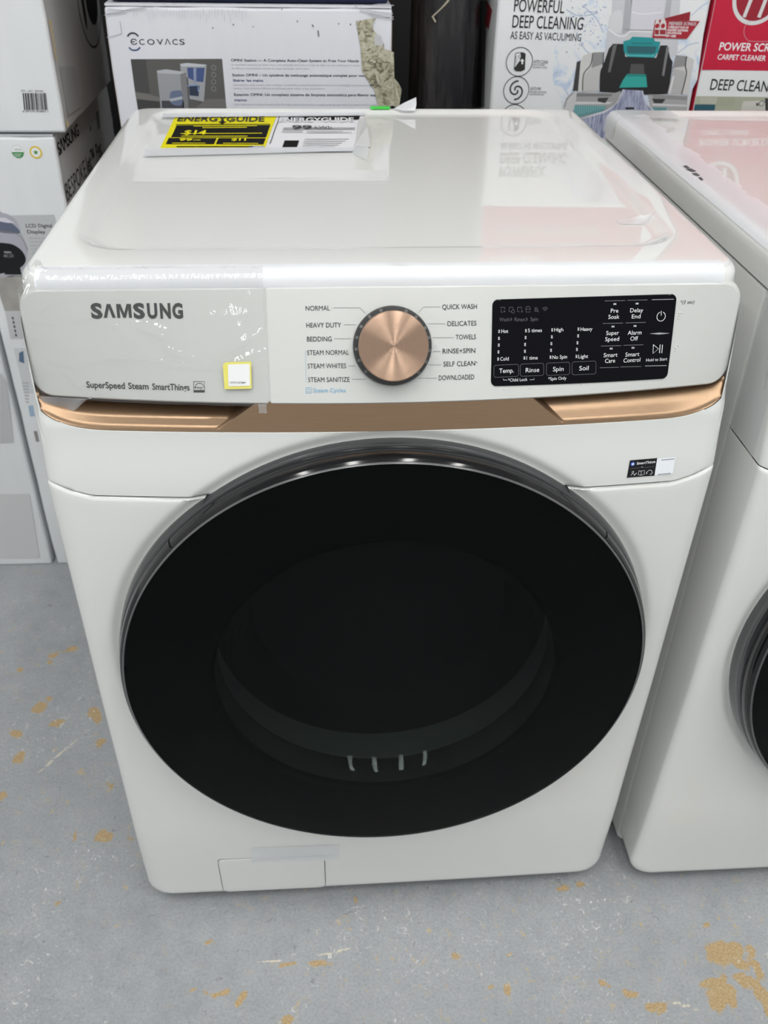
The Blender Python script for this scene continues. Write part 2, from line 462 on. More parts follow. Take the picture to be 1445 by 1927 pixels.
# ceiling strip lights
HOUSING = mat('lamp_housing', (0.8, 0.8, 0.8), 0.5)
LED = bpy.data.materials.new('lamp_diffuser'); LED.use_nodes = True
_e = LED.node_tree.nodes['Principled BSDF']; _e.inputs['Emission Color'].default_value = (1.0, 0.995, 0.965, 1); _e.inputs['Emission Strength'].default_value = LAMP_STRENGTH
_e.inputs['Base Color'].default_value = (0.9, 0.9, 0.9, 1)
lamp_words = ('leftmost', 'second from the left', 'third from the left', 'rightmost')
for row, y in enumerate((-2.1, -0.8)):
    for col, x in enumerate((-1.35, -0.45, 0.45, 1.35)):
        t = thing('ceiling_light', 'white ceiling strip light, %s in the %s row' % (lamp_words[col], ('front', 'rear')[row]), 'ceiling light', (x, y, CEIL_Z), group='ceiling strip lights')
        M = Mesh(); M.box(-0.09, 0.09, -0.62, 0.62, -0.05, 0.0); M.obj('housing', HOUSING, t, smooth=False)
        M = Mesh(); M.box(-0.075, 0.075, -0.60, 0.60, -0.062, -0.0505); M.obj('diffuser', LED, t, smooth=False)

# ------------------------------------------------------------------ the washer
HW = 0.343
TE = [(0.02, 0.006), (0.2, -0.005), (0.5, -0.015), (0.772, -0.022), (0.845, -0.012), (0.871, -0.003), (0.966, 0.010)]
TB = [(0.02, 0.002), (0.2, 0.010), (0.5, 0.016), (0.772, 0.019), (0.87, 0.020)]
CR = 0.025
ZB, ZS, ZPB, ZPT = 0.020, 0.772, 0.871, 0.968
DZ, DY, DR = 0.5294, -0.068, 0.2943


def halfw(z):
    r = 0.034; d = z - ZB
    if d >= r: return HW
    return HW - r + sqrt(max(0, r * r - (r - d) ** 2))


def Ffront(x, z):
    h = halfw(z); e = interp(TE, z); bw = interp(TB, z); a = abs(x); m = h - CR
    lip = 0.010 * (1 - min(1, max(0, (z - ZB) / 0.012))) ** 2
    if a <= m: return e - 0.010 - bw * (m * m - x * x) / HW ** 2 + lip
    k = min(1, (a - m) / CR)
    return e + 0.003 - 0.013 * sqrt(max(0, 1 - k * k)) + lip


def recess(x, z):
    return 0.0055 * sstep(DR + 0.023, DR + 0.009, hypot(x, z - DZ))


def section(z, ztop=None, side=0.060):
    """left to right cross-section of the wrapped front at height z, as (x, y, tag)"""
    h = halfw(z); e = interp(TE, z); m = h - CR; pts = []
    ys = e + 0.003
    for i in range(5): pts.append((-h, side + (ys - side) * i / 5, 'side'))
    for i in range(9):
        a = pi / 2 * i / 8; pts.append((-m - CR * cos(a), e + 0.003 - 0.013 * sin(a), 'corner'))
    n = 200
    for i in range(1, n): x = -m + 2 * m * i / n; pts.append((x, Ffront(x, z) + recess(x, z), 'front'))
    R = [(-x, y, t) for x, y, t in pts[:14]][::-1]
    lip = 0.010 * (1 - min(1, max(0, (z - ZB) / 0.012))) ** 2
    return [(x, y + (lip if t == 'corner' else 0), t) for x, y, t in pts] + [(x, y + (lip if t == 'corner' else 0), t) for x, y, t in R]


def zbron(x):
    return 0.8425 + 0.020 * max(0, (abs(x) - 0.262) / 0.08) ** 3


def seam_rise(x, y, t):
    return {'front': 0.0, 'corner': 1.0, 'side': 1.0}[t] * 0.014 * sstep(HW - 0.045, HW, abs(x)) + (0.006 * sstep(HW - 0.05, HW - 0.02, abs(x)) if t == 'front' else 0.0)


def Cpanel(x, z):
    t = (z - ZPB) / (ZPT - ZPB); yb = -0.001 - 0.031 * (1 - (x / HW) ** 2)
    return yb + (0.012 - yb) * (0.88 * t + 0.12 * t * t)


PS = FuncS(Cpanel); FS = FuncS(Ffront)


def extrude_boundary(M, loop, rings, mi=0):
    """rings: list of (outward, back); loop of (x, y, z) going round the sheet"""
    n = len(loop); A = sum(loop[i][0] * loop[(i + 1) % n][2] - loop[(i + 1) % n][0] * loop[i][2] for i in range(n)); sg = 1 if A > 0 else -1
    nor = []
    for i in range(n):
        a = loop[i - 1]; b = loop[(i + 1) % n]; dx, dz = b[0] - a[0], b[2] - a[2]; l = hypot(dx, dz) or 1
        nor.append((sg * dz / l, -sg * dx / l))
    rows = [loop] + [[(p[0] + o * q[0], p[1] + bk, p[2] + o * q[1]) for p, q in zip(loop, nor)] for o, bk in rings]
    M.grid(rows, mi, close=True)


def panel_half(z):
    r = 0.016; d = min(z - ZPB, ZPT - z); h = HW - 0.0035
    return h if d >= r else h - r + sqrt(max(0, r * r - (r - d) ** 2))


def panel_sheet(name, m, parent, left, right, rings, ncol):
    zs = []
    r = 0.016
    for i in range(7): zs.append(ZPB + r * (1 - cos(pi / 2 * i / 6)))
    for i in range(1, 10): zs.append(ZPB + r + (ZPT - ZPB - 2 * r) * i / 10)
    zs += [ZPT - (z - ZPB) for z in zs[:7][::-1]]
    M = Mesh(); rows = []
    for z in zs:
        a, b = left(z), right(z); rows.append([(a + (b - a) * i / ncol, Cpanel(a + (b - a) * i / ncol, z), z) for i in range(ncol + 1)])
    M.grid(rows)
    loop = rows[0] + [r_[-1] for r_ in rows[1:-1]] + rows[-1][::-1] + [r_[0] for r_ in rows[1:-1]][::-1]
    extrude_boundary(M, loop, rings)
    return M.obj(name, m, parent, smooth='keep', angle=40)


def lathe(prof, seg=96, centre=(0, 0), arc=None):
    """rows of a surface of revolution about the y axis: prof is [(r, y)]"""
    return [[(centre[0] + r * cos(2 * pi * i / seg), y, centre[1] + r * sin(2 * pi * i / seg)) for i in range(seg)] for r, y in prof]


def build_washer(root, detail):
    # cabinet: the steel box behind the front
    M = Mesh(); loops = []
    for z, ins in ((0.022, 0.004), (0.026, 0.0), (0.9425, 0.0), (0.9435, 0.002)):
        loops.append([(x, y, z) for x, y in rrect(-HW + 0.001 + ins, HW - 0.001 - ins, 0.0625, 0.700, 0.006, 4)])
    M.grid(loops, close=True); M.cap(loops[0], flip=True); M.cap(loops[-1])
    M.obj('cabinet', ENAMEL, root)
    # added dark filler behind the front panels, standing in for shade in the gaps
    M = Mesh(); M.box(-0.325, 0.325, 0.0585, 0.0615, 0.03, 0.94); M.obj('dark_gap_filler', GAPDARK, root, smooth=False)
    for sx in (-1, 1):
        for y in (0.07, 0.62):
            M = Mesh(); seg = 20
            rows = [[(sx * 0.29 + r * cos(2 * pi * i / seg), y + r * sin(2 * pi * i / seg), z) for i in range(seg)] for r, z in ((0.022, 0.0), (0.024, 0.004), (0.020, 0.010), (0.009, 0.011), (0.009, 0.0225))]
            M.grid(rows, close=True); M.cap(rows[0], flip=True); M.cap(rows[-1])
            M.obj('levelling_foot', RUBBER, root)
    # lid with a shallow pressed field
    M = Mesh(); L = []
    def lp(ins, z, r): return [(x, y, z) for x, y in rrect(-HW + ins, HW - ins, 0.014 + ins, 0.707 - ins, max(0.004, r), 8)]
    L += [lp(0.002, 0.9455, 0.030), lp(0.0, 0.9475, 0.030), lp(0.0, 0.966, 0.030)]
    for i in range(1, 8):
        a = pi / 2 * i / 7; L.append(lp(0.0135 * (1 - cos(a)), 0.9705 + 0.0135 * sin(a), 0.030 - 0.010 * (1 - cos(a))))
    def rc(d, z, r): return [(x, y, z) for x, y in rrect(-0.303 + d, 0.303 - d, 0.079 + d, 0.690 - d, r, 8)]
    L += [rc(-0.004, 0.984, 0.052), rc(0.0, 0.9836, 0.050), rc(0.004, 0.9818, 0.047), rc(0.008, 0.9796, 0.044), rc(0.012, 0.9785, 0.041), rc(0.018, 0.9783, 0.037)]
    M.grid(L, close=True); M.cap(L[-1]); M.cap(L[0], flip=True)
    M.obj('lid', ENAMEL, root)
    # lower front panel
    M = Mesh(); rows = []
    zs = [ZB + 0.034 * (1 - cos(pi / 2 * i / 9)) for i in range(10)] + [ZB + 0.034 + (ZS - 0.006 - ZB - 0.034) * i / 130 for i in range(1, 131)]
    for z in zs:
        k = sstep(0.55, ZS - 0.006, z)
        rows.append([(x, y, z + k * seam_rise(x, y, t)) for x, y, t in section(z)])
    top = section(ZS)
    rows.append([(x, y + (0.0005 if t != 'side' else 0), ZS - 0.003 + seam_rise(x, y, t)) for x, y, t in top])
    rows.append([(x * (0.9995), y + (0.003 if t != 'side' else 0), ZS - 0.0012 + seam_rise(x, y, t)) for x, y, t in top])
    rows.append([(x * 0.996, y + 0.0042, ZS - 0.009 + seam_rise(x, y, t)) for x, y, t in top])
    M.grid(rows)
    keep = []; km = []
    for f in M.f:
        c = [sum(M.v[i][k] for i in f) / 4 for k in (0, 2)]
        if hypot(c[0], c[1] - DZ) > 0.225: keep.append(f)
    M.f = keep; M.m = [0] * len(keep)
    M.obj('lower_front_panel', ENAMEL, root, angle=50)
    # upper fascia between the seam and the bronze strip, wrapping up the sides
    M = Mesh(); rows = []; base = section(ZS + 0.001)
    n = 22
    bot = [(x * 0.99, y + 0.012, ZS + 0.0005 + seam_rise(x, y, t)) for x, y, t in base]; rows.append(bot)
    rows.append([(x, y + (0.0015 if t != 'side' else 0), ZS + 0.0005 + seam_rise(x, y, t)) for x, y, t in base])
    for j in range(n + 1):
        row = []
        for i, (x, y, t) in enumerate(base):
            z0 = ZS + 0.0015 + seam_rise(x, y, t)
            if t == 'side': z1 = 0.944
            elif t == 'corner': z1 = zbron(x) + (0.944 - zbron(HW)) * sstep(HW - 0.006, HW, abs(x))
            else: z1 = zbron(x)
            z = z0 + (z1 - z0) * j / n
            row.append((x, y + interp(TE, z) - interp(TE, ZS) if t == 'side' and y < 0.0 else (y if t == 'side' else Ffront(x, z) + (recess(x, z) if t == 'front' else 0.0)), z))
        rows.append(row)
    rows.append([(x, y + (0.004 if b[2] == 'front' else 0.0), z + 0.0006) for (x, y, z), b in zip(rows[-1], base)])
    M.grid(rows); M.obj('upper_fascia', FASCIA, root, angle=50)
    # bronze strip with a finger pocket at each end
    M = Mesh(); rows = []; nv = 36
    XL0, XL1 = PS.inv(405, 812)[0], PS.inv(503, 758)[0]
    XR0, XR1 = FS.inv(1062, 795)[0], PS.inv(985, 752)[0]
    for j in range(-1, nv + 1):
        v = max(0, j) / nv; row = []
        xl = XL0 + (XL1 - XL0) * v; xr = XR0 + (XR1 - XR0) * v; xs = []
        for a_, b_, n_ in ((-0.3405, xl - 0.004, 90), (xl - 0.004, xl, 4), (xl, xr, 60), (xr, xr + 0.004, 4), (xr + 0.004, 0.3405, 90)):
            xs += [a_ + (b_ - a_) * q / n_ for q in range(n_)]
        for x in xs + [0.3405]:
            z0 = zbron(x) + 0.0006; z1 = ZPB + 0.006
            z = z0 + (z1 - z0) * v
            y0 = Ffront(x, z0) + 0.0008; y1 = Cpanel(x, ZPB) + 0.004
            y = y0 + (y1 - y0) * v
            ml = sstep(0.0, 0.004, xl - x) * sstep(-0.3405, -0.325, x)
            mr = sstep(0.0, 0.004, x - xr) * sstep(0.3405, 0.325, x)
            lipd = 0.003 * sstep(0.05, 0.10, v)
            y += ml * (lipd + 0.006 * max(0.0, v - 0.08) + 0.072 * max(0.0, (v - 0.32) / 0.68) ** 1.1) + mr * (lipd + 0.012 * max(0.0, v - 0.08) + 0.036 * max(0.0, (v - 0.30) / 0.70) ** 2)
            if j == -1: y += 0.006
            row.append((x, y, z))
        rows.append(row)
    M.grid(rows); M.obj('bronze_strip', BRONZE, root, smooth='keep', angle=28)['label'] = 'brushed bronze strip with a finger pocket at each end'
    # control panel and drawer front
    xd = lambda z: XD0 + (XD1 - XD0) * (z - ZPB) / (ZPT - ZPB)
    XD1, XD0 = PS.inv(494.5, 548)[0], PS.inv(504, 756)[0]
    rim = [(0.0012, 0.0006), (0.0030, 0.0030), (0.0036, 0.0065), (0.0036, 0.024)]
    dr = panel_sheet('drawer_front', PANEL, root, lambda z: -panel_half(z), lambda z: xd(z) - 0.0006, [(0.0, 0.0), (0.0, 0.0005), (0.0003, 0.003), (0.0003, 0.024)] if False else rim, 40)
    cp = panel_sheet('control_panel', PANEL, root, lambda z: xd(z) + 0.0034, lambda z: panel_half(z), rim, 80)
    # knob
    KU, KV = PS.inv(738, 651); kc = PS.at(KU, KV, 0.0); kn = (PS.at(KU, KV, 0.01) - kc).normalized()
    kr = 0.5 * (PS.inv(812, 651)[0] - PS.inv(664, 651)[0])
    q = Vector((0, 0, 1)).rotation_difference(kn)
    dial = bpy.data.objects.new('dial', None); COL.objects.link(dial); dial.parent = root; dial.location = kc
    dial.rotation_mode = 'QUATERNION'; dial.rotation_quaternion = q; dial.empty_display_size = 0.03
    def turned(prof, name, m, seg=96):
        M = Mesh(); rows = [[(r * cos(2 * pi * i / seg), r * sin(2 * pi * i / seg), z) for i in range(seg)] for r, z in prof]
        M.grid(rows, close=True)
        if prof[-1][0] > 0.0005: M.cap(rows[-1])
        return M.obj(name, m, dial, smooth=True, angle=40)
    turned([(kr, -0.004), (kr, 0.003), (kr * 0.992, 0.005), (kr * 0.97, 0.0062), (kr * 0.86, 0.0066), (0.005, 0.0066)], 'dial_ring', mat('dial_ring', (0.035, 0.036, 0.037), 0.25, spec=0.5))
    kb = kr * 0.872
    turned([(kb * 0.97, 0.006), (kb, 0.0075), (kb, 0.0185), (kb * 0.992, 0.0198), (kb * 0.975, 0.0205), (kb * 0.95, 0.0206), (kb * 0.6, 0.0203), (kb * 0.3, 0.0201), (0.0004, 0.0200)], 'dial_cap', BRONZE_CAP)
    # indicator windows in the ring
    M = Mesh()
    for a in (128, 148, 166, 184, 202, 222, 108, 68, 50, 28, 12, -8, -26, -46):
        a = radians(a); c, s_ = cos(a), sin(a); r0, r1, w = kr * 0.885, kr * 0.965, 0.0014
        M.add([(r0 * c + w * s_, r0 * s_ - w * c, 0.00675), (r1 * c + w * s_, r1 * s_ - w * c, 0.00675), (r1 * c - w * s_, r1 * s_ + w * c, 0.00675), (r0 * c - w * s_, r0 * s_ + w * c, 0.00675)], [(0, 1, 2, 3)])
    M.obj('dial_indicators', mat('indicator_window', (0.13, 0.135, 0.135), 0.4), dial, smooth=False)
    # display glass
    c4 = [PS.inv(*p) for p in ((924, 726.5), (1254, 711.5), (1272.5, 554.5), (927, 565.5))]
    M = Mesh(); nu, nv = 40, 20
    def bil(u, v): return tuple((c4[0][k] * (1 - u) + c4[1][k] * u) * (1 - v) + (c4[3][k] * (1 - u) + c4[2][k] * u) * v for k in (0, 1))
    wd, hd = c4[1][0] - c4[0][0], c4[3][1] - c4[0][1]; rr = 0.0048; rows = []
    vsl = [rr / hd * (1 - cos(pi / 2 * i / 5)) for i in range(6)]; vsl = vsl + [rr / hd + (1 - 2 * rr / hd) * i / 10 for i in range(1, 10)] + [1 - v for v in vsl[::-1]]
    for v in vsl:
        d = min(v, 1 - v) * hd; ins = 0 if d >= rr else (rr - sqrt(max(0, rr * rr - (rr - d) ** 2))) / wd
        rows.append([tuple(PS.at(*bil(ins + (1 - 2 * ins) * i / nu, v), 0.0010)) for i in range(nu + 1)])
    M.grid(rows)
    loop = rows[0] + [r_[-1] for r_ in rows[1:-1]] + rows[-1][::-1] + [r_[0] for r_ in rows[1:-1]][::-1]
    extrude_boundary(M, loop, [(0.0004, 0.0004), (0.0004, 0.002)])
    disp = M.obj('display', DISPLAYB, cp, smooth='keep')
    # door
    door = bpy.data.objects.new('door', None); COL.objects.link(door); door.parent = root; door.location = (0, 0, 0); door.empty_display_size = 0.1
    C0 = (0.0, DZ)
    M = Mesh(); M.grid(lathe([(DR - 0.0006, DY + 0.0004), (DR + 0.0003, DY - 0.0002), (DR + 0.0016, DY + 0.0012), (DR + 0.0020, DY + 0.004), (DR + 0.0020, DY + 0.0095)], 160, C0), close=True)
    M.obj('door_edge_line', mat('edge_line', (0.10, 0.10, 0.105), 0.22, spec=0.6), door)
    M = Mesh(); M.grid(lathe([(DR + 0.0018, DY + 0.0015), (DR + 0.0045, DY + 0.0045), (DR + 0.0062, DY + 0.012), (DR + 0.0058, DY + 0.019), (DR + 0.0044, DY + 0.0235), (DR + 0.0040, DY + 0.0242)], 160, C0), close=True)
    M.obj('door_ring', GLOSSBLACK, door)
    M = Mesh(); M.grid(lathe([(DR + 0.0038, DY + 0.0236), (DR + 0.0075, DY + 0.0245), (DR + 0.0090, DY + 0.0275), (DR + 0.0098, DY + 0.036), (DR + 0.0104, DY + 0.052), (DR + 0.0104, DY + 0.072)], 160, C0), close=True)
    M.obj('door_trim', SMOKE, door)
    for a0 in (138.0, 41.0):
        M = Mesh(); pf = [(DR + 0.0030, DY + 0.0022), (DR + 0.0050, DY + 0.0045), (DR + 0.0066, DY + 0.012), (DR + 0.0062, DY + 0.019), (DR + 0.0048, DY + 0.0235)]
        M.grid([[(r * cos(radians(a0 + d + (0.9 if a0 > 90 else -0.9) * i / 4)), y, DZ + r * sin(radians(a0 + d + (0.9 if a0 > 90 else -0.9) * i / 4))) for d in (-0.14, 0.14)] for i, (r, y) in enumerate(pf)])
        M.obj('grip_seam', BLACKPRINT, door)
    M = Mesh(); rows = lathe([(DR + 0.0002, DY + 0.0012), (DR - 0.0006, DY + 0.0001)] + [(DR * k, DY - 0.0032 * (1 - k * k)) for k in (0.96, 0.9, 0.8, 0.7, 0.6, 0.5, 0.4, 0.3, 0.2, 0.1, 0.004)], 160, C0)
    M.grid(rows, close=True); M.cap(rows[-1]); M.obj('door_glass', TINT, door)
    # black printed mask on the back of the glass
    M = Mesh(); M.grid(lathe([(DR - 0.0008, DY + 0.003), (0.27, DY + 0.0022), (0.2, DY + 0.0018), (0.196, DY + 0.006), (0.196, DY + 0.05), (0.222, DY + 0.055), (0.30, DY + 0.055)], 128, C0), close=True)
    M.obj('door_mask', BLACKPRINT, door)
    M = Mesh(); prof = [(0.1955, DY + 0.012), (0.190, DY + 0.016), (0.178, DY + 0.03), (0.172, DY + 0.06), (0.165, DY + 0.10), (0.158, DY + 0.13), (0.146, DY + 0.15), (0.12, DY + 0.163), (0.08, DY + 0.17), (0.03, DY + 0.173), (0.002, DY + 0.1735)]
    rows = lathe(prof, 96, C0); M.grid(rows, close=True); M.cap(rows[-1]); M.obj('glass_bowl', BOWLGLASS, door)
    # drum behind
    M = Mesh(); rows = lathe([(0.222, DY + 0.056), (0.21, DY + 0.075), (0.205, DY + 0.10), (0.222, DY + 0.112)], 96, C0); M.grid(rows, close=True); M.obj('gasket', GREYRUB, root)
    M = Mesh(); rows = lathe([(0.224, DY + 0.112), (0.245, DY + 0.118), (0.25, DY + 0.13), (0.25, DY + 0.4), (0.05, DY + 0.42), (0.002, DY + 0.42)], 96, C0); M.grid(rows, close=True); M.cap(rows[-1]); M.obj('drum', STEEL, root)
    if not detail: return cp, dr, disp
    # filter cover
    uvs = [FS.inv(*p) for p in ((421, 1675), (612, 1668), (612, 1613.5), (409, 1614))]
    def fil(u, v): return tuple((uvs[0][k] * (1 - u) + uvs[1][k] * u) * (1 - v) + (uvs[3][k] * (1 - u) + uvs[2][k] * u) * v for k in (0, 1))
    for ex, off, nm, mm in ((0.0013, 0.0004, 'filter_gap', mat('gap_shadow', (0.16, 0.16, 0.16), 0.8)), (0.0, 0.0012, 'filter_cover', ENAMEL)):
        x0 = (uvs[0][0] + uvs[3][0]) / 2 - ex; x1 = uvs[1][0] + ex; z0 = (uvs[0][1] + uvs[1][1]) / 2 - ex; z1 = (uvs[2][1] + uvs[3][1]) / 2 + ex
        P = rrect(x0, x1, z0, z1, 0.007, 6); M = Mesh(); cx, cz = (x0 + x1) / 2, (z0 + z1) / 2
        rows = [[tuple(FS.at(cx + (x - cx) * k, cz + (z - cz) * k, off + (0.0 if k < 0.99 else -0.0006))) for x, z in P] for k in (0.02, 0.4, 0.7, 0.9, 0.985, 1.0)]
        rows.append([(x, y + 0.003, z) for x, y, z in rows[-1]])
        M.grid(rows, close=True); M.cap(rows[0]); M.obj(nm, mm, root)
    return cp, dr, disp


washer = thing('washing_machine', 'white front-loading washer in the middle with bronze strip, copper dial and round black door', 'washing machine')
cp, drw, disp = build_washer(washer, True)

# ---- printing on the washer
BLK = ink((0.012, 0.012, 0.014)); DKG = ink((0.03, 0.03, 0.033)); WHI = ink((0.80, 0.81, 0.83)); DIM = ink((0.10, 0.10, 0.11)); LBL = ink((0.18, 0.42, 0.62)); LNG = ink((0.22, 0.22, 0.23))
pr = Print(PS)
pr.text('S', 172.5, 194, 598, 26, BLK, weight=0.045); pr.text('LAMBDA', 195.5, 218, 598, 26, BLK)
pr.text('EM', 221, 248.5, 598, 26, BLK); pr.text('S', 252, 273.5, 598, 26, BLK, weight=0.045); pr.text('U', 278, 297, 598, 26, BLK, weight=0.045)
pr.text('N', 302, 322, 598, 26, BLK, weight=0.045); pr.text('G', 325, 345, 598, 26, BLK, weight=0.045)
pr.obj('brand_lettering', drw, 'bold black brand lettering'); pr = Print(PS)
pr.text('SuperSpeed', 163.5, 235.6, 729, 11.5, BLK, weight=0.018, yb2=731.5); pr.text('Steam', 242, 280, 731.5, 11.5, BLK, weight=0.018, yb2=732.5); pr.text('SmartThings', 287, 357, 733, 11.5, BLK, weight=0.018, yb2=734.5)
pr.obj('feature_lettering', drw); pr = Print(PS)
pr.lineuv(pr.uv([(364.5, 718), (385, 718), (385, 738), (364.5, 738), (364.5, 717.6)]), 0.0005, BLK)
pr.poly([(365, 734), (385, 734), (385, 738.5), (365, 738.5)], BLK); pr.line([(366, 730), (370, 723), (376, 721), (382, 724), (384, 730)], 0.0005, BLK, smooth=4)
pr.text('energy', 367, 382, 731, 4.5, BLK, slant=0.3)
pr.obj('efficiency_mark', drw)
pr = Print(PS); k6 = crop(500, 530, 0.31834)


def t6(s, x0, x1, yb, cap=28, m=DKG, **k):
    (a, b), (c, _) = k6((x0, yb), (x1, yb)); pr.text(s, a, c, b, cap * 0.31834, m, weight=0.004, **k)


for s, x0, x1, yb in (('NORMAL', 236, 380, 171), ('HEAVY DUTY', 240, 446, 271), ('BEDDING', 244, 390, 353), ('STEAM NORMAL', 245, 492, 433), ('STEAM WHITES', 248, 475, 512), ('STEAM SANITIZE', 251, 496, 593),
                      ('QUICK WASH', 1043, 1248, 162), ('DELICATES', 1074, 1245, 261), ('TOWELS', 1122, 1242, 341), ('RINSE+SPIN', 1045, 1238, 423), ('SELF CLEAN', 1050, 1237, 499), ('DOWNLOADED', 1022, 1232, 580)):
    t6(s, x0, x1, yb)
t6('+', 1239, 1251, 484, 14)
for P in (((398, 155), (558, 155), (586, 187)), ((462, 255), (532, 255)), ((403, 338), (503, 338)), ((489, 498), (530, 498)), ((509, 577), (594, 577)),
          ((1030, 150), (930, 150), (903, 185)), ((958, 249), (1062, 249)), ((988, 331), (1110, 331)), ((988, 412), (1033, 412)), ((962, 492), (1038, 492)), ((900, 571), (1010, 571))):
    pr.line(k6(*P), 0.00035, LNG)
pr.line(k6((234, 408), (238, 594)), 0.0003, LBL)
pr.line(k6((237, 627), (270, 627), (270, 659), (237, 659), (237, 626)), 0.0005, LBL); pr.line(k6((246, 637), (262, 637), (262, 650), (246, 650), (246, 643)), 0.0004, LBL)
t6('Steam Cycles', 282, 473, 654, 24, LBL)
k7 = crop(880, 530, 0.31834)


def t7(s, x0, x1, yb, cap=20, m=WHI, **k):
    (a, b), (c, _) = k7((x0, yb), (x1, yb)); pr.text(s, a, c, b, cap * 0.31834, m, **k)


pr.obj('cycle_lettering', cp, 'dark grey cycle names with leader lines to the dial'); pr = Print(PS)
t7('*(3 sec)', 1255, 1338, 130, 20, DKG, slant=0.2); pr.obj('hint_lettering', cp)
DOTS = k7((1250, 185), (1265, 185), (1247, 201), (1245, 217), (1243, 377), (1228, 393), (1226, 408), (215, 634), (367, 628), (519, 621), (671, 608))
M = Mesh()
for di, (px, py) in enumerate(DOTS):
    u, v = PS.inv(px, py); seg = 10; c = PS.at(u, v, 0); n = PS.at(u, v, 1) - c
    rows = [[tuple(PS.at(u + r * cos(2 * pi * i / seg), v + r * sin(2 * pi * i / seg), h)) for i in range(seg)] for r, h in ((0.0009, 0.0), (0.0008, 0.0004), (0.0004, 0.0007))]
    M.grid(rows, close=True); M.cap(rows[-1])
    if di in (3, 6, 7, 8, 9, 10): M.obj('tactile_dots' if di < 7 else 'tactile_dot', PANEL, cp); M = Mesh()
pr = Print(PS, 0.0013)
for s, x0, x1, yb in (('Wash', 185, 243, 235), ('Rinse', 275, 335, 234), ('Spin', 368, 413, 232)): t7(s, x0, x1, yb, 22, DIM)
for x in (248, 340):
    for d in (0, 6): pr.line(k7((x + d, 214), (x + 6 + d, 223), (x + d, 232)), 0.0004, DIM)
for x in (205, 255, 305):   # dim symbol outlines: shirt, tub, tub
    if x == 205: pr.line(k7((190, 155), (198, 150), (205, 155), (212, 150), (220, 155), (216, 163), (213, 163)), 0.0004, DIM); pr.line(k7((197, 163), (197, 182), (206, 182)), 0.0004, DIM); pr.line(k7((209, 176), (221, 176)), 0.0004, DIM); pr.line(k7((215, 170), (215, 182)), 0.0004, DIM)
    else: pr.line(k7((x - 12, 152), (x + 12, 152), (x + 12, 165)), 0.0004, DIM); pr.line(k7((x - 12, 152), (x - 12, 178), (x, 178)), 0.0004, DIM)
pr.ring(*k7((266, 177))[0], 0.0014, 0.0004, DIM); pr.line(k7((318, 166), (318, 182), (312, 176)), 0.0004, DIM); pr.line(k7((318, 182), (324, 176)), 0.0004, DIM)
pr.line(k7((342, 163), (367, 163), (367, 180), (342, 180), (342, 162)), 0.0004, DIM); pr.ring(*k7((354, 162))[0], 0.0022, 0.0004, DIM, a0=0, a1=180)
pr.line(k7((394, 175), (398, 160), (404, 152), (411, 160), (414, 175), (393, 175)), 0.0004, DIM); pr.line(k7((392, 152), (416, 180)), 0.0004, DIM)
for r in (0.0012, 0.0025, 0.0038): pr.ring(*k7((455, 178))[0], r, 0.0004, DIM, a0=45, a1=135)


def dots(x, y, cols=2, rows=3, sx=5.2, sy=6.5):
    for i in range(cols):
        for j in range(rows):
            a = x + (i - (cols - 1) / 2) * sx; b = y + (j - (rows - 1) / 2) * sy
            pr.poly(k7((a - 1.9, b - 2.2), (a + 1.9, b - 2.2), (a + 1.9, b + 2.2), (a - 1.9, b + 2.2)), WHI)


for lst in (((184, 294), (183, 335), (182, 375), (180, 415), (178, 457)), ((342, 290), (340, 330), (337, 371), (336, 411), (333, 451)), ((497, 285), (495, 326), (492, 366), (490, 405), (487, 446)), ((652, 280), (650, 320), (646, 361), (643, 400), (640, 441))):
    for x, y in lst: dots(x, y)
for s, x0, x1, yb, cap in (('Hot', 197, 237, 303, 21), ('Cold', 190, 240, 466, 21), ('5 times', 354, 436, 298, 21), ('1 time', 345, 411, 460, 21), ('High', 509, 562, 294, 21), ('No Spin', 498, 584, 455, 21), ('Heavy', 664, 733, 290, 21), ('Light', 651, 708, 451, 21),
                           ('Temp.', 184, 270, 538, 26), ('Rinse', 340, 420, 534, 26), ('Spin', 501, 563, 528, 26), ('Soil', 656, 711, 523, 26), ('*Child Lock', 236, 350, 588, 18), ('*Spin Only', 473, 580, 580, 18),
                           ('Pre', 842, 887, 183, 24), ('Soak', 828, 893, 219, 24), ('Delay', 957, 1033, 180, 24), ('End', 966, 1017, 216, 24), ('Super', 815, 890, 314, 24), ('Speed', 809, 891, 350, 24), ('Alarm', 942, 1023, 312, 24), ('Off', 957, 1002, 347, 24),
                           ('Smart', 800, 881, 444, 24), ('Care', 808, 867, 478, 24), ('Smart', 928, 1010, 440, 24), ('Control', 917, 1015, 474, 24), ('Hold to Start', 1051, 1174, 467, 17)): t7(s, x0, x1, yb, cap)
for x0, x1, y0, y1 in ((153, 299, 491, 562), (309, 447, 484, 556), (463, 600, 478, 551), (614, 755, 471, 547)):
    P = rrect(x0, x1, y0, y1, 12, 4); P = [(x, y - (x - (x0 + x1) / 2) * 0.045) for x, y in P]; pr.line(k7(*P, P[0]), 0.0003, ink((0.16, 0.16, 0.17)))
pr.line(k7((209, 573), (209, 581), (232, 581)), 0.0003, WHI); pr.line(k7((365, 579), (390, 578), (390, 569)), 0.0003, WHI)
LN = ink((0.25, 0.25, 0.27))
for x0, x1, y in ((807, 928, 113), (940, 1060, 109), (795, 915, 246), (930, 1048, 242), (785, 905, 379), (918, 1035, 374), (778, 890, 507), (900, 1022, 502)): pr.line(k7((x0, y + 1), (x1, y - 2)), 0.00035, LN)
for x0, x1, y in ((1085, 1215, 105), (1045, 1172, 496)): pr.line(k7((x0, y + 1), (x1, y - 2)), 0.00055, ink((0.4, 0.4, 0.42)))
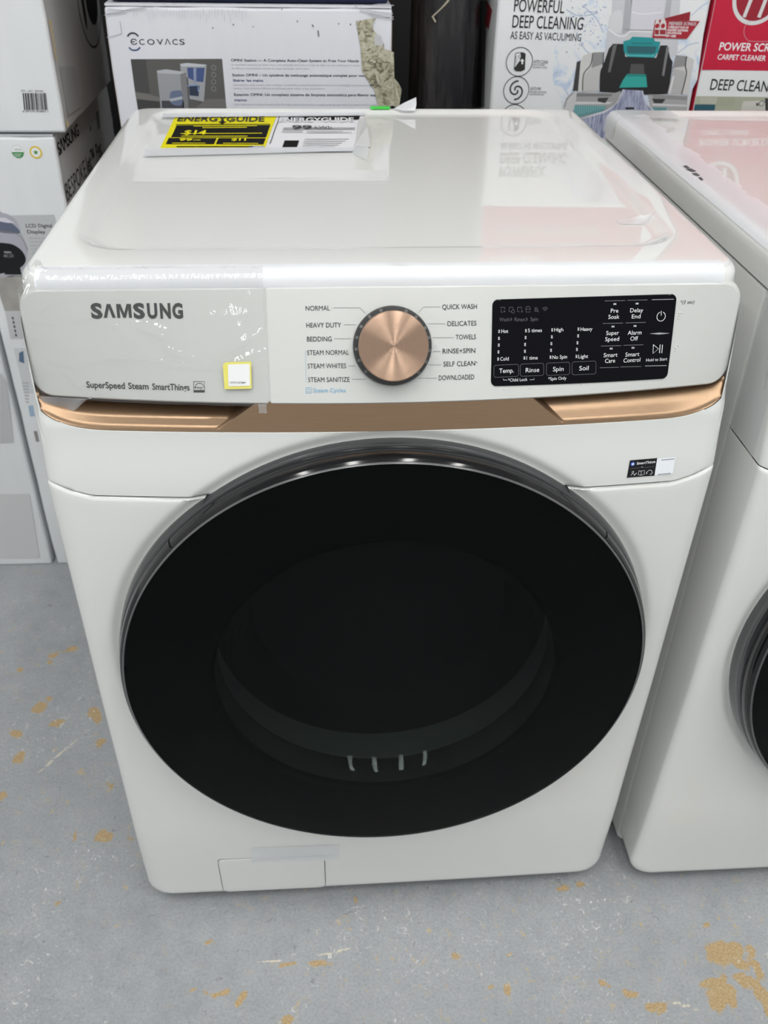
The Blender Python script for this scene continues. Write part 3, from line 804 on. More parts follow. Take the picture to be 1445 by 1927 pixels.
for x, y in ((867, 132), (998, 129), (856, 265), (986, 261), (845, 395), (974, 390)): dots(x, y, 3, 2, 6, 5)
pr.ring(*k7((1140, 205))[0], 0.0042, 0.00055, WHI, a0=112, a1=428); pr.line(k7((1141, 172), (1140, 200)), 0.0006, WHI)
pr.line(k7((1094, 371), (1124, 396), (1092, 424), (1094, 370)), 0.0005, WHI)
for x in (1133, 1147): pr.line(k7((x + 1, 371), (x - 3, 421)), 0.0007, WHI)
pr.poly(k7((1070, 306), (1110, 302), (1130, 300), (1150, 301), (1192, 304), (1150, 309), (1130, 311), (1110, 310)), ink((0.38, 0.39, 0.41)))
pr.obj('display_lettering', disp, 'white key labels and symbols on the black glass')

# sticker on the fascia
st = Print(FS, 0.0006, 0.0003)
st.poly([(1236, 862), (1271, 859.5), (1265, 891), (1231, 894.5)], ink((0.84, 0.87, 0.92)), 0)
st.poly([(1185, 866), (1237, 861.5), (1232, 894.5), (1179, 898.5)], ink((0.008, 0.008, 0.01)), 0)
st.disc(1190, 872.5, 0.0024, ink((0.03, 0.12, 0.5)), 1)
for a in range(0, 180, 36): 
    u, v = FS.inv(1190, 872.5); st.lineuv([(u - 0.0014 * cos(radians(a)), v - 0.0014 * sin(radians(a))), (u + 0.0014 * cos(radians(a)), v + 0.0014 * sin(radians(a)))], 0.0004, WHI, 2)
st.text('SmartThings', 1197, 1232, 873.5, 4.5, WHI, 2, weight=0.02, yb2=870)
st.line([(1185, 881), (1203, 879.5)], 0.0002, LN, 2); st.line([(1211, 879), (1230, 877)], 0.0002, LN, 2); st.ring(1207, 880, 0.0013, 0.0004, WHI, 2, 40, 140)
st.ring(1190, 887.5, 0.001, 0.0004, WHI, 2); st.line([(1186, 894), (1188, 891), (1192, 891), (1193, 893)], 0.0004, WHI, 2); st.line([(1192, 894), (1197, 889)], 0.0006, WHI, 2)
st.line([(1201, 885), (1206, 885.5), (1212, 884), (1211, 892), (1205, 893.5), (1200, 892.5), (1201, 885)], 0.0004, WHI, 2); st.line([(1206, 885.5), (1205, 893.5)], 0.0004, WHI, 2)
st.ring(1221, 888.5, 0.0028, 0.0004, WHI, 2, 0, 180); st.line([(1215.5, 888), (1215.5, 891)], 0.0007, WHI, 2); st.line([(1226, 887), (1226, 890), (1222, 892)], 0.0006, WHI, 2)
for x0, y0, dy in ((1244, 864.8, -2.2), (1237, 892, -2.4)):
    for i in range(6): st.line([(x0 + i * 4.1, y0 + dy * i / 6), (x0 + i * 4.1 + 3.2, y0 + dy * (i + 0.8) / 6)], 0.0006, BLK, 2)
st.obj('app_sticker', washer, 'small black and white sticker with icons')
# yellow sticker on the film of the drawer
st = Print(PS, 0.0035, 0.0005)
st.poly([(422, 684), (426, 681), (473.5, 680), (474.5, 729), (471, 730.5), (423.5, 731.5), (420.5, 686)], ink((0.74, 0.69, 0.16)), 0)
st.poly([(430, 685), (470.5, 684), (471.5, 725), (431, 726)], ink((0.78, 0.79, 0.80)), 1)
st.text('DC97-22798M', 435, 463, 720.5, 3.2, BLK, 2)
st.obj('yellow_sticker', drw, 'yellow-bordered white sticker on the drawer front')

# ---- films and tapes stuck to the washer
LIDS = PlaneS((0, 0, 0.984), (1, 0, 0), (0, 1, 0))


def strip_over_edge(name, x0, x1, path, m, parent, label, n=50, jig=0.0006, seed=1):
    """a strip of film across the washer following a (y, z) path"""
    rd = random.Random(seed); M = Mesh(); rows = []
    for k, (y, z) in enumerate(path):
        rows.append([(x0 + (x1 - x0) * i / n, y + jig * rd.uniform(-1, 1) * (0.5 if 0 < k < len(path) - 1 else 1), z + jig * rd.random()) for i in range(n + 1)])
    M.grid(rows); o = M.obj(name, m, parent, smooth=True, angle=60); o['label'] = label
    return o


p = [(0.0335, 0.9846), (0.024, 0.9846)] + [(0.0275 - 0.0140 * sin(radians(a)) - 0.0003, 0.9706 + 0.0140 * cos(radians(a))) for a in (15, 35, 55, 75, 90)] + [(0.0128, 0.9685), (0.0128, 0.9725 - 0.006)]
strip_over_edge('edge_tape', -0.325, 0.322, p, TAPE, washer, 'milky white tape along the front top edge', jig=0.0004)
rd = random.Random(3)
for sx in (-1, 1):   # folded tape ends round the two front corners
    rows = []; M = Mesh()
    for j in range(6):
        t = j / 5; row = []
        for i in range(9):
            a = pi / 2 * i / 8
            r = 0.031 + 0.0008 * rd.random()
            ins = 0.010 * (1 - t)
            row.append((sx * (HW - 0.030 + (r - ins) * sin(a)), 0.044 - (r - ins) * cos(a), 0.9845 - 0.021 * t ** 1.5 - 0.002 * rd.random() * t))
        rows.append(row)
    M.grid(rows); M.obj('tape_end', THINTAPE, washer)['label'] = 'crumpled end of the edge tape at the %s corner' % ('left' if sx < 0 else 'right')

# clear wrinkled film over the drawer
M = Mesh(); rd = random.Random(5); rows = []
def blister(x, z):
    h = 0.0
    for px, py, a, b, ang, hh in BL:
        u, v = PS_INV[(px, py)]; dx, dz = x - u, z - v; c, s = cos(radians(ang)), sin(radians(ang))
        q = ((dx * c + dz * s) / a) ** 2 + ((-dx * s + dz * c) / b) ** 2
        if q < 1: h += hh * (1 - q) ** 0.5
    return h
BL = [(92, 567, .016, .0032, 45, .0015), (82, 604, .014, .0034, -4, .0015), (150, 598, .013, .0026, 8, .0012), (66, 634, .008, .0022, -12, .0010), (122, 684, .020, .0026, -12, .0013), (237, 626, .019, .0042, -38, .0018), (292, 620, .022, .0062, -18, .002),
      (305, 632, .012, .003, -25, .0015), (245, 650, .014, .0030, -35, .0014), (250, 664, .010, .0022, -60, .0010), (190, 676, .020, .0022, 12, .0014), (240, 672, .030, .0024, 0, .0016), (330, 684, .035, .0026, -8, .0018), (350, 668, .030, .0034, -18, .0018), (400, 690, .03, .0024, -8, .0016),
      (440, 590, .026, .0034, 3, .0016), (446, 612, .022, .0044, -72, .002), (462, 585, .020, .0036, 70, .0018), (452, 645, .026, .0040, 28, .0022), (478, 665, .018, .0030, 18, .0018), (455, 680, .028, .0024, 2, .0014), (220, 558, .012, .0028, -10, .0014), (265, 583, .014, .002, -35, .001), (135, 710, .014, .002, -50, .001), (320, 655, .010, .0026, -50, .0014), (275, 665, .008, .0022, 0, .001), (355, 708, .010, .002, 0, .0008)]
PS_INV = {(b[0], b[1]): PS.inv(b[0], b[1]) for b in BL}
XF0, XF1 = -0.3425, PS.inv(500, 650)[0]
def film_rows():
    out = []
    prof = [(0, ZPB - 0.003)] + [(0, ZPB + (ZPT - ZPB) * i / 46) for i in range(47)]
    for _, z in prof:
        row = []
        for i in range(121):
            x = XF0 + (XF1 - XF0) * i / 120; zz = max(ZPB, min(ZPT, z))
            wv = 0.0005 * sin(x * 90 + zz * 140) * sin(zz * 60 - x * 30)
            off = 0.0018 + wv + blister(x, zz); edge = sstep(0.006, 0.0, x - XF0)
            p = PS.at(x, zz, off); row.append((p.x, p.y + 0.008 * edge * edge, z + rd.uniform(-1, 1) * 0.0002))
        out.append(row)
    for y, z in ((0.012, 0.972), (0.0105, 0.977), (0.0165, 0.983), (0.026, 0.9856)):
        row = []
        for i in range(121):
            x = XF0 + (XF1 - XF0) * i / 120
            row.append((x + 0.012 * sstep(0.03, 0.0, x - XF0) * (z - 0.968) / 0.017, y + 0.02 * sstep(0.03, 0, x - XF0) * (z - 0.968) / 0.017 + 0.0008 * rd.uniform(-1, 1), z + 0.0009 * rd.uniform(-0.5, 1)))
        out.append(row)
    return out
M.grid(film_rows()); M.obj('protective_film', FILM, washer, smooth=True, angle=80)['label'] = 'clear wrinkled protective film over the drawer front'
M = Mesh(); rows = []   # loose film corner hanging into the left pocket, and the flap at the drawer seam
for j in range(7):
    t = j / 6; row = []
    for i in range(13):
        s = i / 12; a = PS.inv(72 + 100 * s, 738 + 10 * s); zz = ZPB - 0.001 - 0.020 * t * (1 - 0.75 * abs(2 * s - 0.55) ** 1.2)
        x = a[0] * (1 - 0.02 * t) + 0.006 * t * (0.3 - s); row.append((x, Cpanel(x, ZPB) - 0.0022 - 0.002 * sin(9 * s + 3 * t) * t, zz))
    rows.append(row)
M.grid(rows)
a = PS.inv(486, 752)[0]; b = PS.inv(501, 752)[0]
M.grid([[(x, Cpanel(x, ZPB) - 0.0025, z) for x in (a, (a + b) / 2, b)] for z in (ZPB, ZPB - 0.006, ZPB - 0.010)])
M.obj('film_corner', CLEARTAPE, washer, smooth=True, angle=80)['label'] = 'loose crumpled film corner hanging over the left pocket'


def flat_tape(name, surf, P, m, parent, label, off=0.0009, n=12, ripple=0.0, hump=None):
    """quad strip P = four photo points (bottom-left, bottom-right, top-right, top-left)"""
    uvs = [surf.inv(*p) for p in P]; M = Mesh(); rows = []
    for j in range(7):
        v = j / 6; row = []
        for i in range(n + 1):
            u = i / n; q = [(uvs[0][k] * (1 - u) + uvs[1][k] * u) * (1 - v) + (uvs[3][k] * (1 - u) + uvs[2][k] * u) * v for k in (0, 1)]
            row.append(tuple(surf.at(q[0], q[1], off + ripple * sin(7 * u + 2 * v) ** 2 + (hump(u, v) if hump else 0))))
        rows.append(row)
    M.grid(rows); o = M.obj(name, m, parent, smooth=True, angle=70)
    if label: o['label'] = label
    return o


flat_tape('filter_tape', FS, [(474, 1621), (637.5, 1616), (637.5, 1588), (472.5, 1594.5)], THINTAPE, washer, 'strip of frosted tape above the filter cover', 0.0018, 24, 0.0, lambda u, v: 0.0022 * max(0, 1 - abs(v - 0.42 - 0.1 * (u - 0.5)) / 0.08) * sstep(1, 0.8, u))
# standing tape scrap and green tab at the back edge
M = Mesh(); P = [LIDS.at(*LIDS.inv(x, y), 0.0008) for x, y in ((742, 208), (779, 209))]
pb = PlaneS((0, 0.690, 0.984), (1, 0, 0), (0, 0, 1))
a = pb.at(*pb.inv(740, 203), 0); b = pb.at(*pb.inv(783, 183), 0); c = pb.at(*pb.inv(780, 207), 0.01); d = pb.at(*pb.inv(756, 208), 0.012)
a.z = d.z = c.z = 0.9848
M.add([a, d, c, b, (a + b) / 2 + Vector((0, 0.004, 0)), (b + c) / 2 + Vector((0.001, -0.002, 0))], [(0, 1, 4), (1, 2, 5), (1, 5, 4), (4, 5, 3)])
M.obj('upright_tape', TAPE, washer, smooth=True, angle=80)['label'] = 'loose end of tape standing up at the back edge'
M = Mesh(); a = LIDS.inv(697, 203)[0]; b = LIDS.inv(733, 203)[0]
M.grid([[(a + (b - a) * i / 6, y, z) for i in range(7)] for y, z in ((0.688, 0.9850), (0.694, 0.9856), (0.703, 0.9862), (0.7085, 0.983), (0.709, 0.955))])
M.obj('green_tab', mat('green_tab', (0.06, 0.75, 0.08), 0.5), washer)['label'] = 'bright green tab folded over the back edge'
# ---- the energy label sheet lying on the lid
sheet = thing('energy_label', 'yellow and white energy label sheet taped down at the back left of the washer lid', 'paper label', (0, 0, 0))
class LidS:   # the pressed lid top as a height field
    P = PlaneS((0, 0, 0.980), (1, 0, 0), (0, 1, 0))
    def inv(s, px, py): return s.P.inv(px, py)
    def at(s, u, v, off): return Vector((u, v, 0.9843 + lid_drop(u, v) + off))


EL = LidS(); k9 = crop(250, 190, 510 / 1445)
KY = ink((0.80, 0.72, 0.01), 0.6, 0.1); PW = ink((0.80, 0.80, 0.83), 0.6, 0.15); KB = ink((0.012, 0.012, 0.01), 0.7, 0.05)


def lid_drop(u, v):
    d = min(u + 0.303, 0.303 - u, v - 0.079, 0.690 - v); return -0.0057 * sstep(0.0, 0.014, d)


def wav(u, v):
    x = u; return 0.0010 * (1 + sin(x * 55 + v * 20)) * sstep(-0.02, 0.06, x) + 0.0003 * sin(v * 60 + x * 15) + 0.0005
class WaveS:
    def inv(s, px, py): return EL.inv(px, py)
    def at(s, u, v, off): return Vector((u, v, 0.9843 + lid_drop(u, v) + wav(u, v) + off))
flat_tape('lid_tape', EL, [(1168, 421), (1212, 421), (1232, 408), (1159, 414)], THINTAPE, washer, 'scrap of frosted tape on the lid near its right edge', 0.0008, 14, 0.0, lambda u, v: 0.004 * max(0, 1 - abs(u - 0.6) / 0.25) * v)
WS = WaveS()
quad = [EL.inv(*p) for p in k9((140, 262), (1185, 268), (1232, 72), (225, 82))]
def bq(u, v): return [(quad[0][k] * (1 - u) + quad[1][k] * u) * (1 - v) + (quad[3][k] * (1 - u) + quad[2][k] * u) * v for k in (0, 1)]
M = Mesh(); M.grid([[tuple(WS.at(*bq(i / 60, j / 20), 0)) for i in range(61)] for j in range(21)]); M.obj('sheet', PW, sheet, angle=80)
pr = Print(WS, 0.0007, 0.0003)
def fq(P, m, layer):   # polygon given in sheet fractions, finely cut so it follows the waves
    (u0, v0), (u1, v1) = P; n = 24; off = 0.0007 + layer * 0.0003
    pr.M.grid([[tuple(WS.at(*bq(u0 + (u1 - u0) * i / n, v0 + (v1 - v0) * j / 6), off)) for i in range(n + 1)] for j in range(7)], pr.mi(m))
fq(((0.0, 0.02), (0.532, 0.98)), KY, 0)
fq(((0.03, 0.35), (0.518, 0.70)), KB, 1); fq(((0.02, 0.155), (0.265, 0.33)), KB, 1); fq(((0.275, 0.155), (0.518, 0.33)), KB, 1); fq(((0.025, 0.715), (0.515, 0.735)), KB, 1)
fq(((0.45, 0.02), (0.527, 0.12)), ink((0.45, 0.45, 0.47)), 1)
fq(((0.60, 0.845), (0.98, 0.95)), KB, 1); fq(((0.62, 0.08), (0.695, 0.27)), KB, 1); fq(((0.548, 0.18), (0.552, 0.98)), BLK, 1)
for v in (0.60, 0.56): fq(((0.59, v), (0.97, v + 0.012)), DKG, 1)
for v in (0.50, 0.46, 0.30, 0.25, 0.20, 0.15, 0.10): fq(((0.72, v), (0.96 - 0.1 * (v * 37 % 1), v + 0.012)), ink((0.35, 0.35, 0.36)), 1)
for v in (0.52, 0.48): fq(((0.59, v), (0.70, v + 0.012)), ink((0.4, 0.4, 0.41)), 1)
fq(((0.07, 0.45), (0.49, 0.465)), KY, 2); fq(((0.30, 0.94), (0.303, 0.76)), KB, 2)
for a_, b_, c_, d_ in ((0.08, 0.08, 0.47, 0.10), (0.03, 0.03, 0.4, 0.05), (0.08, 0.37, 0.42, 0.39), (0.05, 0.17, 0.22, 0.185), (0.31, 0.17, 0.49, 0.185), (0.12, 0.66, 0.45, 0.68), (0.17, 0.61, 0.40, 0.63)): fq(((a_, b_), (c_, d_)), KY if b_ > 0.15 else KB, 2)
def t9(s, x0, x1, yb, cap, m, **k):
    (a, b), (c, _) = k9((x0, yb), (x1, yb)); pr.text(s, a, c, b, cap * 0.353, m, 3, **k)
t9('EnergyGuide'.upper(), 235, 700, 110, 27, BLK, weight=0.02); t9('ENERGYGUIDE', 778, 1180, 112, 20, PW, weight=0.03)
t9('$14', 268, 388, 180, 22, KY, weight=0.03); t9('99', 245, 315, 216, 13, KY, weight=0.03); t9('kWh', 322, 360, 216, 9, KY); t9('$11', 525, 602, 214, 13, KY, weight=0.03)
t9('99', 848, 955, 150, 18, BLK, weight=0.03); t9('kWh', 970, 1060, 150, 16, BLK)
pr.poly(k9((470, 100), (485, 100), (485, 112), (500, 112), (477, 126), (454, 112), (470, 112)), KB, 3)
pr.obj('label_printing', sheet, 'yellow panel with black figures')
M = Mesh(); P = [EL.at(*EL.inv(*q), z) for q, z in zip(k9((1180, 246), (1250, 180), (1268, 245), (1215, 232), (1190, 225), (1205, 100), (1238, 92)), (0.004, 0.012, 0.001, 0.004, 0.003, 0.003, 0.003))]
M.add(P, [(0, 1, 2), (0, 3, 4), (4, 1, 6, 5), (0, 4, 1)]); M.obj('curled_corner', ink((0.62, 0.62, 0.62)), sheet, smooth=False)
o = flat_tape('front_tape', EL, k9((55, 299), (1170, 270), (1185, 248), (72, 256)), TAPE, sheet, 'milky tape along the front of the sheet', 0.0024, 60)
o = flat_tape('back_tape', EL, k9((150, 96), (1235, 84), (1238, 66), (165, 74)), TAPE, sheet, 'milky tape along the back of the sheet', 0.0036, 60)
M = Mesh(); c = EL.inv(*k9((1180, 246))[0]); R_ = [EL.at(*EL.inv(*q), z) for q, z in zip(k9((1170, 275), (1215, 300), (1245, 318), (1258, 280), (1250, 250)), (0.001, 0.001, 0.002, 0.004, 0.006))]
M.add([EL.at(c[0], c[1], 0.003)] + R_, [(0, i, i + 1) for i in range(1, 5)]); M.obj('tape_end', THINTAPE, sheet, smooth=True, angle=80)

# ------------------------------------------------------------------ second machine on the right
SX, SY = 0.731, -0.008
dryer = thing('washing_machine', 'white front-loading machine at the right edge of the photo, cut off by it', 'washing machine', (SX, SY, 0))


def copy_tree(src, par):
    for ch in src.children:
        nm = ch.name.split('.')[0]
        if nm in ('app_sticker', 'grip_tape', 'protective_film', 'film_corner', 'filter_tape', 'filter_cover', 'filter_gap', 'lid_tape', 'upright_tape', 'green_tab', 'edge_tape', 'tape_end', 'yellow_sticker'): continue
        c = ch.copy(); COL.objects.link(c); c.parent = par
        copy_tree(ch, c)


copy_tree(washer, dryer)
def edge_path(x_out, y, kind=0):
    pass
M = Mesh(); rd = random.Random(8); rows = []    # wide milky tape along the left lid edge
prof = [(0.030, 0.9850), (0.020, 0.9850)] + [(0.0140 - 0.0144 * sin(radians(a)), 0.9706 + 0.0144 * cos(radians(a))) for a in (0, 20, 40, 58)]
for j in range(60):
    y = 0.060 + 0.60 * j / 59
    wob = 0.003 * sin(j * 0.9) + 0.002 * sin(j * 2.3)
    rows.append([(-HW + a + (wob if k == 0 else 0), y, z + 0.0005 * rd.random()) for k, (a, z) in enumerate([(0.050, 0.9850)] + prof)])
M.grid(rows); M.obj('edge_tape', TAPE, dryer, angle=70)['label'] = 'milky white tape along the left lid edge'
M = Mesh(); rows = []                            # clear tape wrapped over the back left corner
for j in range(8):
    y = 0.640 + 0.05 * j / 7
    rows.append([(-HW + a, y, z) for a, z in [(0.10, 0.9852), (0.05, 0.9852)] + [(0.0140 - 0.0150 * sin(radians(a)), 0.9706 + 0.0150 * cos(radians(a))) for a in (0, 30, 60, 90)] + [(-0.001, 0.955)]])
M.grid(rows); M.obj('corner_tape', THINTAPE, dryer, angle=70)
M = Mesh(); rows = []                            # clear tape down the left side at the front
sp_ = PlaneS((SX - HW, 0, 0), (0, 1, 0), (0, 0, 1))
for j in range(10):
    t = j / 9
    z = 0.955 - 0.165 * t; 
    row = []
    for i in range(8):
        s = i / 7; yy = 0.055 - 0.060 * s
        e = interp(TE, z); xx = -HW - 0.0012 if yy > e + 0.003 else -(HW - CR) - CR * cos(min(pi / 2, (e + 0.003 - yy) / 0.022)) - 0.0012
        row.append((xx, max(yy, e - 0.0115), z - 0.004 * s))
    rows.append(row)
M.grid(rows); M.obj('side_tape', CLEARTAPE, dryer, angle=70)['label'] = 'clear tape down the left front corner'
M = Mesh(); sp = PlaneS((0, 0, 0.9845), (1, 0, 0), (0, 1, 0))
for px, py, w in ((1291, 316, 7), (1300, 322, 10), (1309, 330, 8), (1318, 338, 5)):
    q = [sp.at(*sp.inv(px + a, py + b), 0.0014) - Vector((SX, SY, 0)) for a, b in ((-w, -2), (0, -3), (w, 2), (2, 3))]
    M.add(q, [(0, 1, 2, 3)])
M.obj('tape_tears', mat('torn_tape', (0.10, 0.10, 0.10), 0.7), dryer, smooth=False)

# ------------------------------------------------------------------ cartons
def carton_mat(name, col):
    return mat(name, col, 0.62, spec=0.25, noise=0.035, nscale=14, bump=0.10, bscale=60, stretch=(3, 3, 0.4))


WHITECARD = carton_mat('white_card', (0.73, 0.75, 0.77)); GREYCARD = mat('grey_printed_card', (0.72, 0.72, 0.73), 0.45, spec=0.35, noise=0.06, nscale=9)
LILACCARD = carton_mat('cool_white_card', (0.66, 0.665, 0.72)); BROWNCARD = carton_mat('brown_card', (0.38, 0.27, 0.16))
REDCARD = mat('red_card', (0.50, 0.012, 0.045), 0.5, spec=0.3, noise=0.08, nscale=30); NAVYCARD = carton_mat('navy_card', (0.012, 0.016, 0.05))


def carton(name, label, cat, loc, w, d, h, rz, m_front, m_side=None, seed=0, bulge=0.002, group=None):
    """a card box: local x 0..w along the front, y 0..d to the back, z 0..h; slightly bulged with crushed edges"""
    t = thing(name, label, cat, loc, rz, group); rd = random.Random(seed)
    m_side = m_side or m_front
    bm = bmesh.new(); bmesh.ops.create_cube(bm, size=1.0)
    for v in bm.verts: v.co = Vector(((v.co.x + 0.5) * w, (v.co.y + 0.5) * d, (v.co.z + 0.5) * h))
    bmesh.ops.subdivide_edges(bm, edges=bm.edges[:], cuts=11, use_grid_fill=True)
    for f in bm.faces:
        c = f.calc_center_median(); f.material_index = 1 if (c.x > w - 1e-4 or c.x < 1e-4) else 0
    for v in bm.verts:
        x, y, z = v.co; edge = 0
        nb = (x < 1e-5 or x > w - 1e-5) + (y < 1e-5 or y > d - 1e-5) + (z < 1e-5 or z > h - 1e-5)
        sx_, sy_, sz_ = sin(pi * x / w), sin(pi * y / d), sin(pi * z / h)
        if nb >= 2:
            k = 0.0025 + 0.003 * rd.random()
            if z > 1e-5: v.co += Vector(((w / 2 - x) / w * k, (d / 2 - y) / d * k, (h / 2 - z) / h * k))
            else: v.co += Vector(((w / 2 - x) / w * k, (d / 2 - y) / d * k, 0))
        elif y > d - 1e-5 or z > h - 1e-5: pass
        elif z > 1e-5: pass
    for f in bm.faces: f.smooth = True
    for e in bm.edges:
        if len(e.link_faces) == 2 and e.calc_face_angle(0) > radians(35): e.smooth = False
    me = bpy.data.meshes.new('carton_body'); bm.to_mesh(me); bm.free(); me.materials.append(m_front); me.materials.append(m_side)
    o = bpy.data.objects.new('carton_body', me); COL.objects.link(o); o.parent = t
    bv = o.modifiers.new('soft_edges', 'BEVEL'); bv.width = 0.004; bv.segments = 2; bv.limit_method = 'ANGLE'; bv.angle_limit = radians(40)
    # top flaps meeting along the middle, and the tape over the joint
    M = Mesh()
    for y0, y1 in ((0.004, d / 2 - 0.001), (d / 2 + 0.001, d - 0.004)): M.box(0.004, w - 0.004, y0, y1, h - 0.001, h + 0.0022)
    M.obj('top_flaps', m_front, t, smooth=False)
    fr = Matrix.Translation(Vector(loc)) @ Matrix.Rotation(rz, 4, 'Z')
    t['_w'] = w
    front = PlaneS(fr @ Vector((0, 0, 0)), fr.to_3x3() @ Vector((1, 0, 0)), (0, 0, 1))
    right = PlaneS(fr @ Vector((w, 0, 0)), fr.to_3x3() @ Vector((0, 1, 0)), (0, 0, 1))
    left = PlaneS(fr @ Vector((0, d, 0)), fr.to_3x3() @ Vector((0, -1, 0)), (0, 0, 1))
    del t['_w']
    return t, front, right, left


def put(pr, name, t, label=None):
    o = pr.obj(name, None, label)
    m = Matrix.Translation(t.location) @ Matrix.Rotation(t.rotation_euler.z, 4, 'Z')
    o.data.transform(m.inverted()); o.parent = t
    return o


LB, LBG, LBB = (-0.6700, 0.837), None, None
# --- left column: lower boxes, jet vacuum box, top box
t, F_, R_, L_ = carton('carton', 'tall grey-white carton on the floor at far left, behind a narrow dark gap', 'box', (-1.16, 0.837, 0), 0.485, 0.45, 0.668, 0, WHITECARD, seed=1)
pr = Print(F_); pr.poly([(0, 700), (12, 720), (26, 833), (0, 835)], ink((0.50, 0.51, 0.52)), 0); put(pr, 'printed_panel', t); pr = Print(F_); pr.poly([(0, 930), (55, 930), (75, 1050), (0, 1050)], ink((0.60, 0.61, 0.62)), 0); put(pr, 'printed_panel', t)
t, F_, R_, L_ = carton('carton', 'white carton on the floor right behind the washer, left side, with blue printed marks', 'box', (-0.6685, 0.837, 0), 0.272, 0.45, 0.668, 0, WHITECARD, seed=2)
pr = Print(F_)
STONE = mat('printed_stone', (0.34, 0.33, 0.31), 0.6, noise=0.5, nscale=30)
pr.poly([(-14, 521), (60, 521), (60, 585), (9, 585), (0, 557)], STONE, 0); pr.poly([(9, 585), (60, 585), (60, 638), (20, 638)], ink((0.52, 0.53, 0.55)), 0)
put(pr, 'printed_panel', t); pr = Print(F_); pr.poly([(26, 655), (60, 655), (64, 740), (46, 740)], ink((0.60, 0.62, 0.64)), 0); pr.poly([(36, 664), (44, 660), (46, 684), (36, 680)], ink((0.10, 0.16, 0.24)), 1); pr.poly([(53, 764), (62, 762), (66, 783), (57, 784)], ink((0.34, 0.46, 0.60)), 1); pr.poly([(63, 811), (70, 811), (74, 831), (68, 831)], ink((0.25, 0.25, 0.24)), 1)
for i in range(5): pr.poly([(22 + i * 1.5, 596 + i * 8), (25 + i * 1.5, 596 + i * 8), (26.5 + i * 1.5, 601 + i * 8), (23.5 + i * 1.5, 601 + i * 8)], DKG, 1)
for i in range(7): pr.poly([(41 + i * 1.2, 719 + i * 6), (54, 719 + i * 6), (55, 722 + i * 6), (42 + i * 1.2, 722 + i * 6)], ink((0.45, 0.46, 0.48)), 1)
put(pr, 'printed_panel', t)
JX = -0.4995
t, F_, R_, L_ = carton('carton', 'white vacuum cleaner carton under the barcode carton, with round green and yellow badges', 'box', (JX - 0.50, 0.837, 0.6705), 0.50, 0.50, 0.240, 0, WHITECARD, GREYCARD, seed=3)
pr = Print(F_); k4 = crop(0, 220, 360 / 1445)
pr.poly(k4((-20, 745), (410, 738), (440, 860), (520, 1190), (-20, 1190)), ink((0.50, 0.515, 0.53)), 0)
# printed vacuum head
pr.poly(k4((-40, 740), (20, 725), (80, 745), (130, 790), (160, 870), (200, 960), (212, 1010), (190, 1110), (160, 1160), (-40, 1190)), ink((0.40, 0.40, 0.46)), 1, 3)
pr.poly(k4((-40, 790), (30, 780), (100, 810), (150, 880), (-40, 860)), ink((0.12, 0.14, 0.2)), 2, 3)
pr.poly(k4((-40, 760), (40, 760), (110, 800), (60, 800), (-40, 780)), ink((0.62, 0.62, 0.7)), 3)
pr.line(k4((-30, 858), (60, 868), (120, 880), (170, 920), (210, 1010)), 0.0012, ink((0.25, 0.23, 0.2)), 3, smooth=4)
pr.poly(k4((-40, 970), (60, 955), (130, 980), (180, 1030), (195, 1090), (150, 1140), (60, 1170), (-40, 1170)), ink((0.008, 0.008, 0.01)), 3, 3)
pr.poly(k4((35, 1130), (150, 1130), (165, 1190), (35, 1190)), ink((0.01, 0.01, 0.012)), 2)
pr.text('MIN', *[a for a, _ in k4((35, 0), (85, 0))], 220 + 1030 * 0.2491, 16 * 0.249, ink((0.6, 0.6, 0.62)), 4); pr.text('40:20', *[a for a, _ in k4((28, 0), (105, 0))], 220 + 1060 * 0.2491, 24 * 0.249, WHI, 4, weight=0.02)
(a, b), (c, d) = k4((198, 834), (395, 834)); pr.text('LCD Digital', a, c, b, 26 * 0.249, DKG, 2, weight=0.012)
(a, b), (c, d) = k4((208, 880), (345, 880)); pr.text('Display', a, c, b, 26 * 0.249, DKG, 2, weight=0.012)
for s, x0, x1, yb in (('Quickly and easily', 220, 420, 920), ('check information', 228, 420, 948), ('about your vacuum', 232, 420, 975), ('such as mode and', 238, 420, 1002), ('time remaining', 244, 400, 1030), ('on the screen', 250, 380, 1058)):
    (a, b), (c, d) = k4((x0, yb), (x1, yb)); pr.text(s, a, c, b, 12 * 0.249, ink((0.33, 0.33, 0.34)), 2)
put(pr, 'printed_picture', t); pr = Print(F_)   # badges
pr.disc(33.5, 285.5, 0.0108, ink((0.62, 0.64, 0.62)), 1); pr.disc(33.5, 285.5, 0.0098, WHI, 2)
u, v = F_.inv(33.5, 286); pr.polyuv([(u + 0.0098 * cos(radians(a)), v + 0.0098 * sin(radians(a))) for a in range(180, 361, 12)], ink((0.04, 0.25, 0.06)), 3)
pr.text('MCA', 28, 41, 283, 3.4, ink((0.05, 0.25, 0.08)), 3); pr.line([(26, 290), (41, 290)], 0.0009, WHI, 4); pr.line([(28, 293.5), (39, 293.5)], 0.0009, WHI, 4)
put(pr, 'printed_badge', t, 'round green and white badge'); pr = Print(F_); pr.disc(67.5, 286.5, 0.0106, WHI, 1); pr.disc(67.5, 286.5, 0.0102, ink((0.70, 0.50, 0.02)), 2); pr.disc(67.5, 286.5, 0.0076, WHI, 3)
u, v = F_.inv(67.5, 286.5)
pr.polyuv([(u + (0.0048 if i % 2 == 0 else 0.002) * cos(radians(36 * i + 15)), v + (0.0048 if i % 2 == 0 else 0.002) * sin(radians(36 * i + 15))) for i in range(10)], ink((0.05, 0.25, 0.04)), 4)
put(pr, 'printed_badge', t, 'round yellow badge with a green star')
pr = Print(R_)
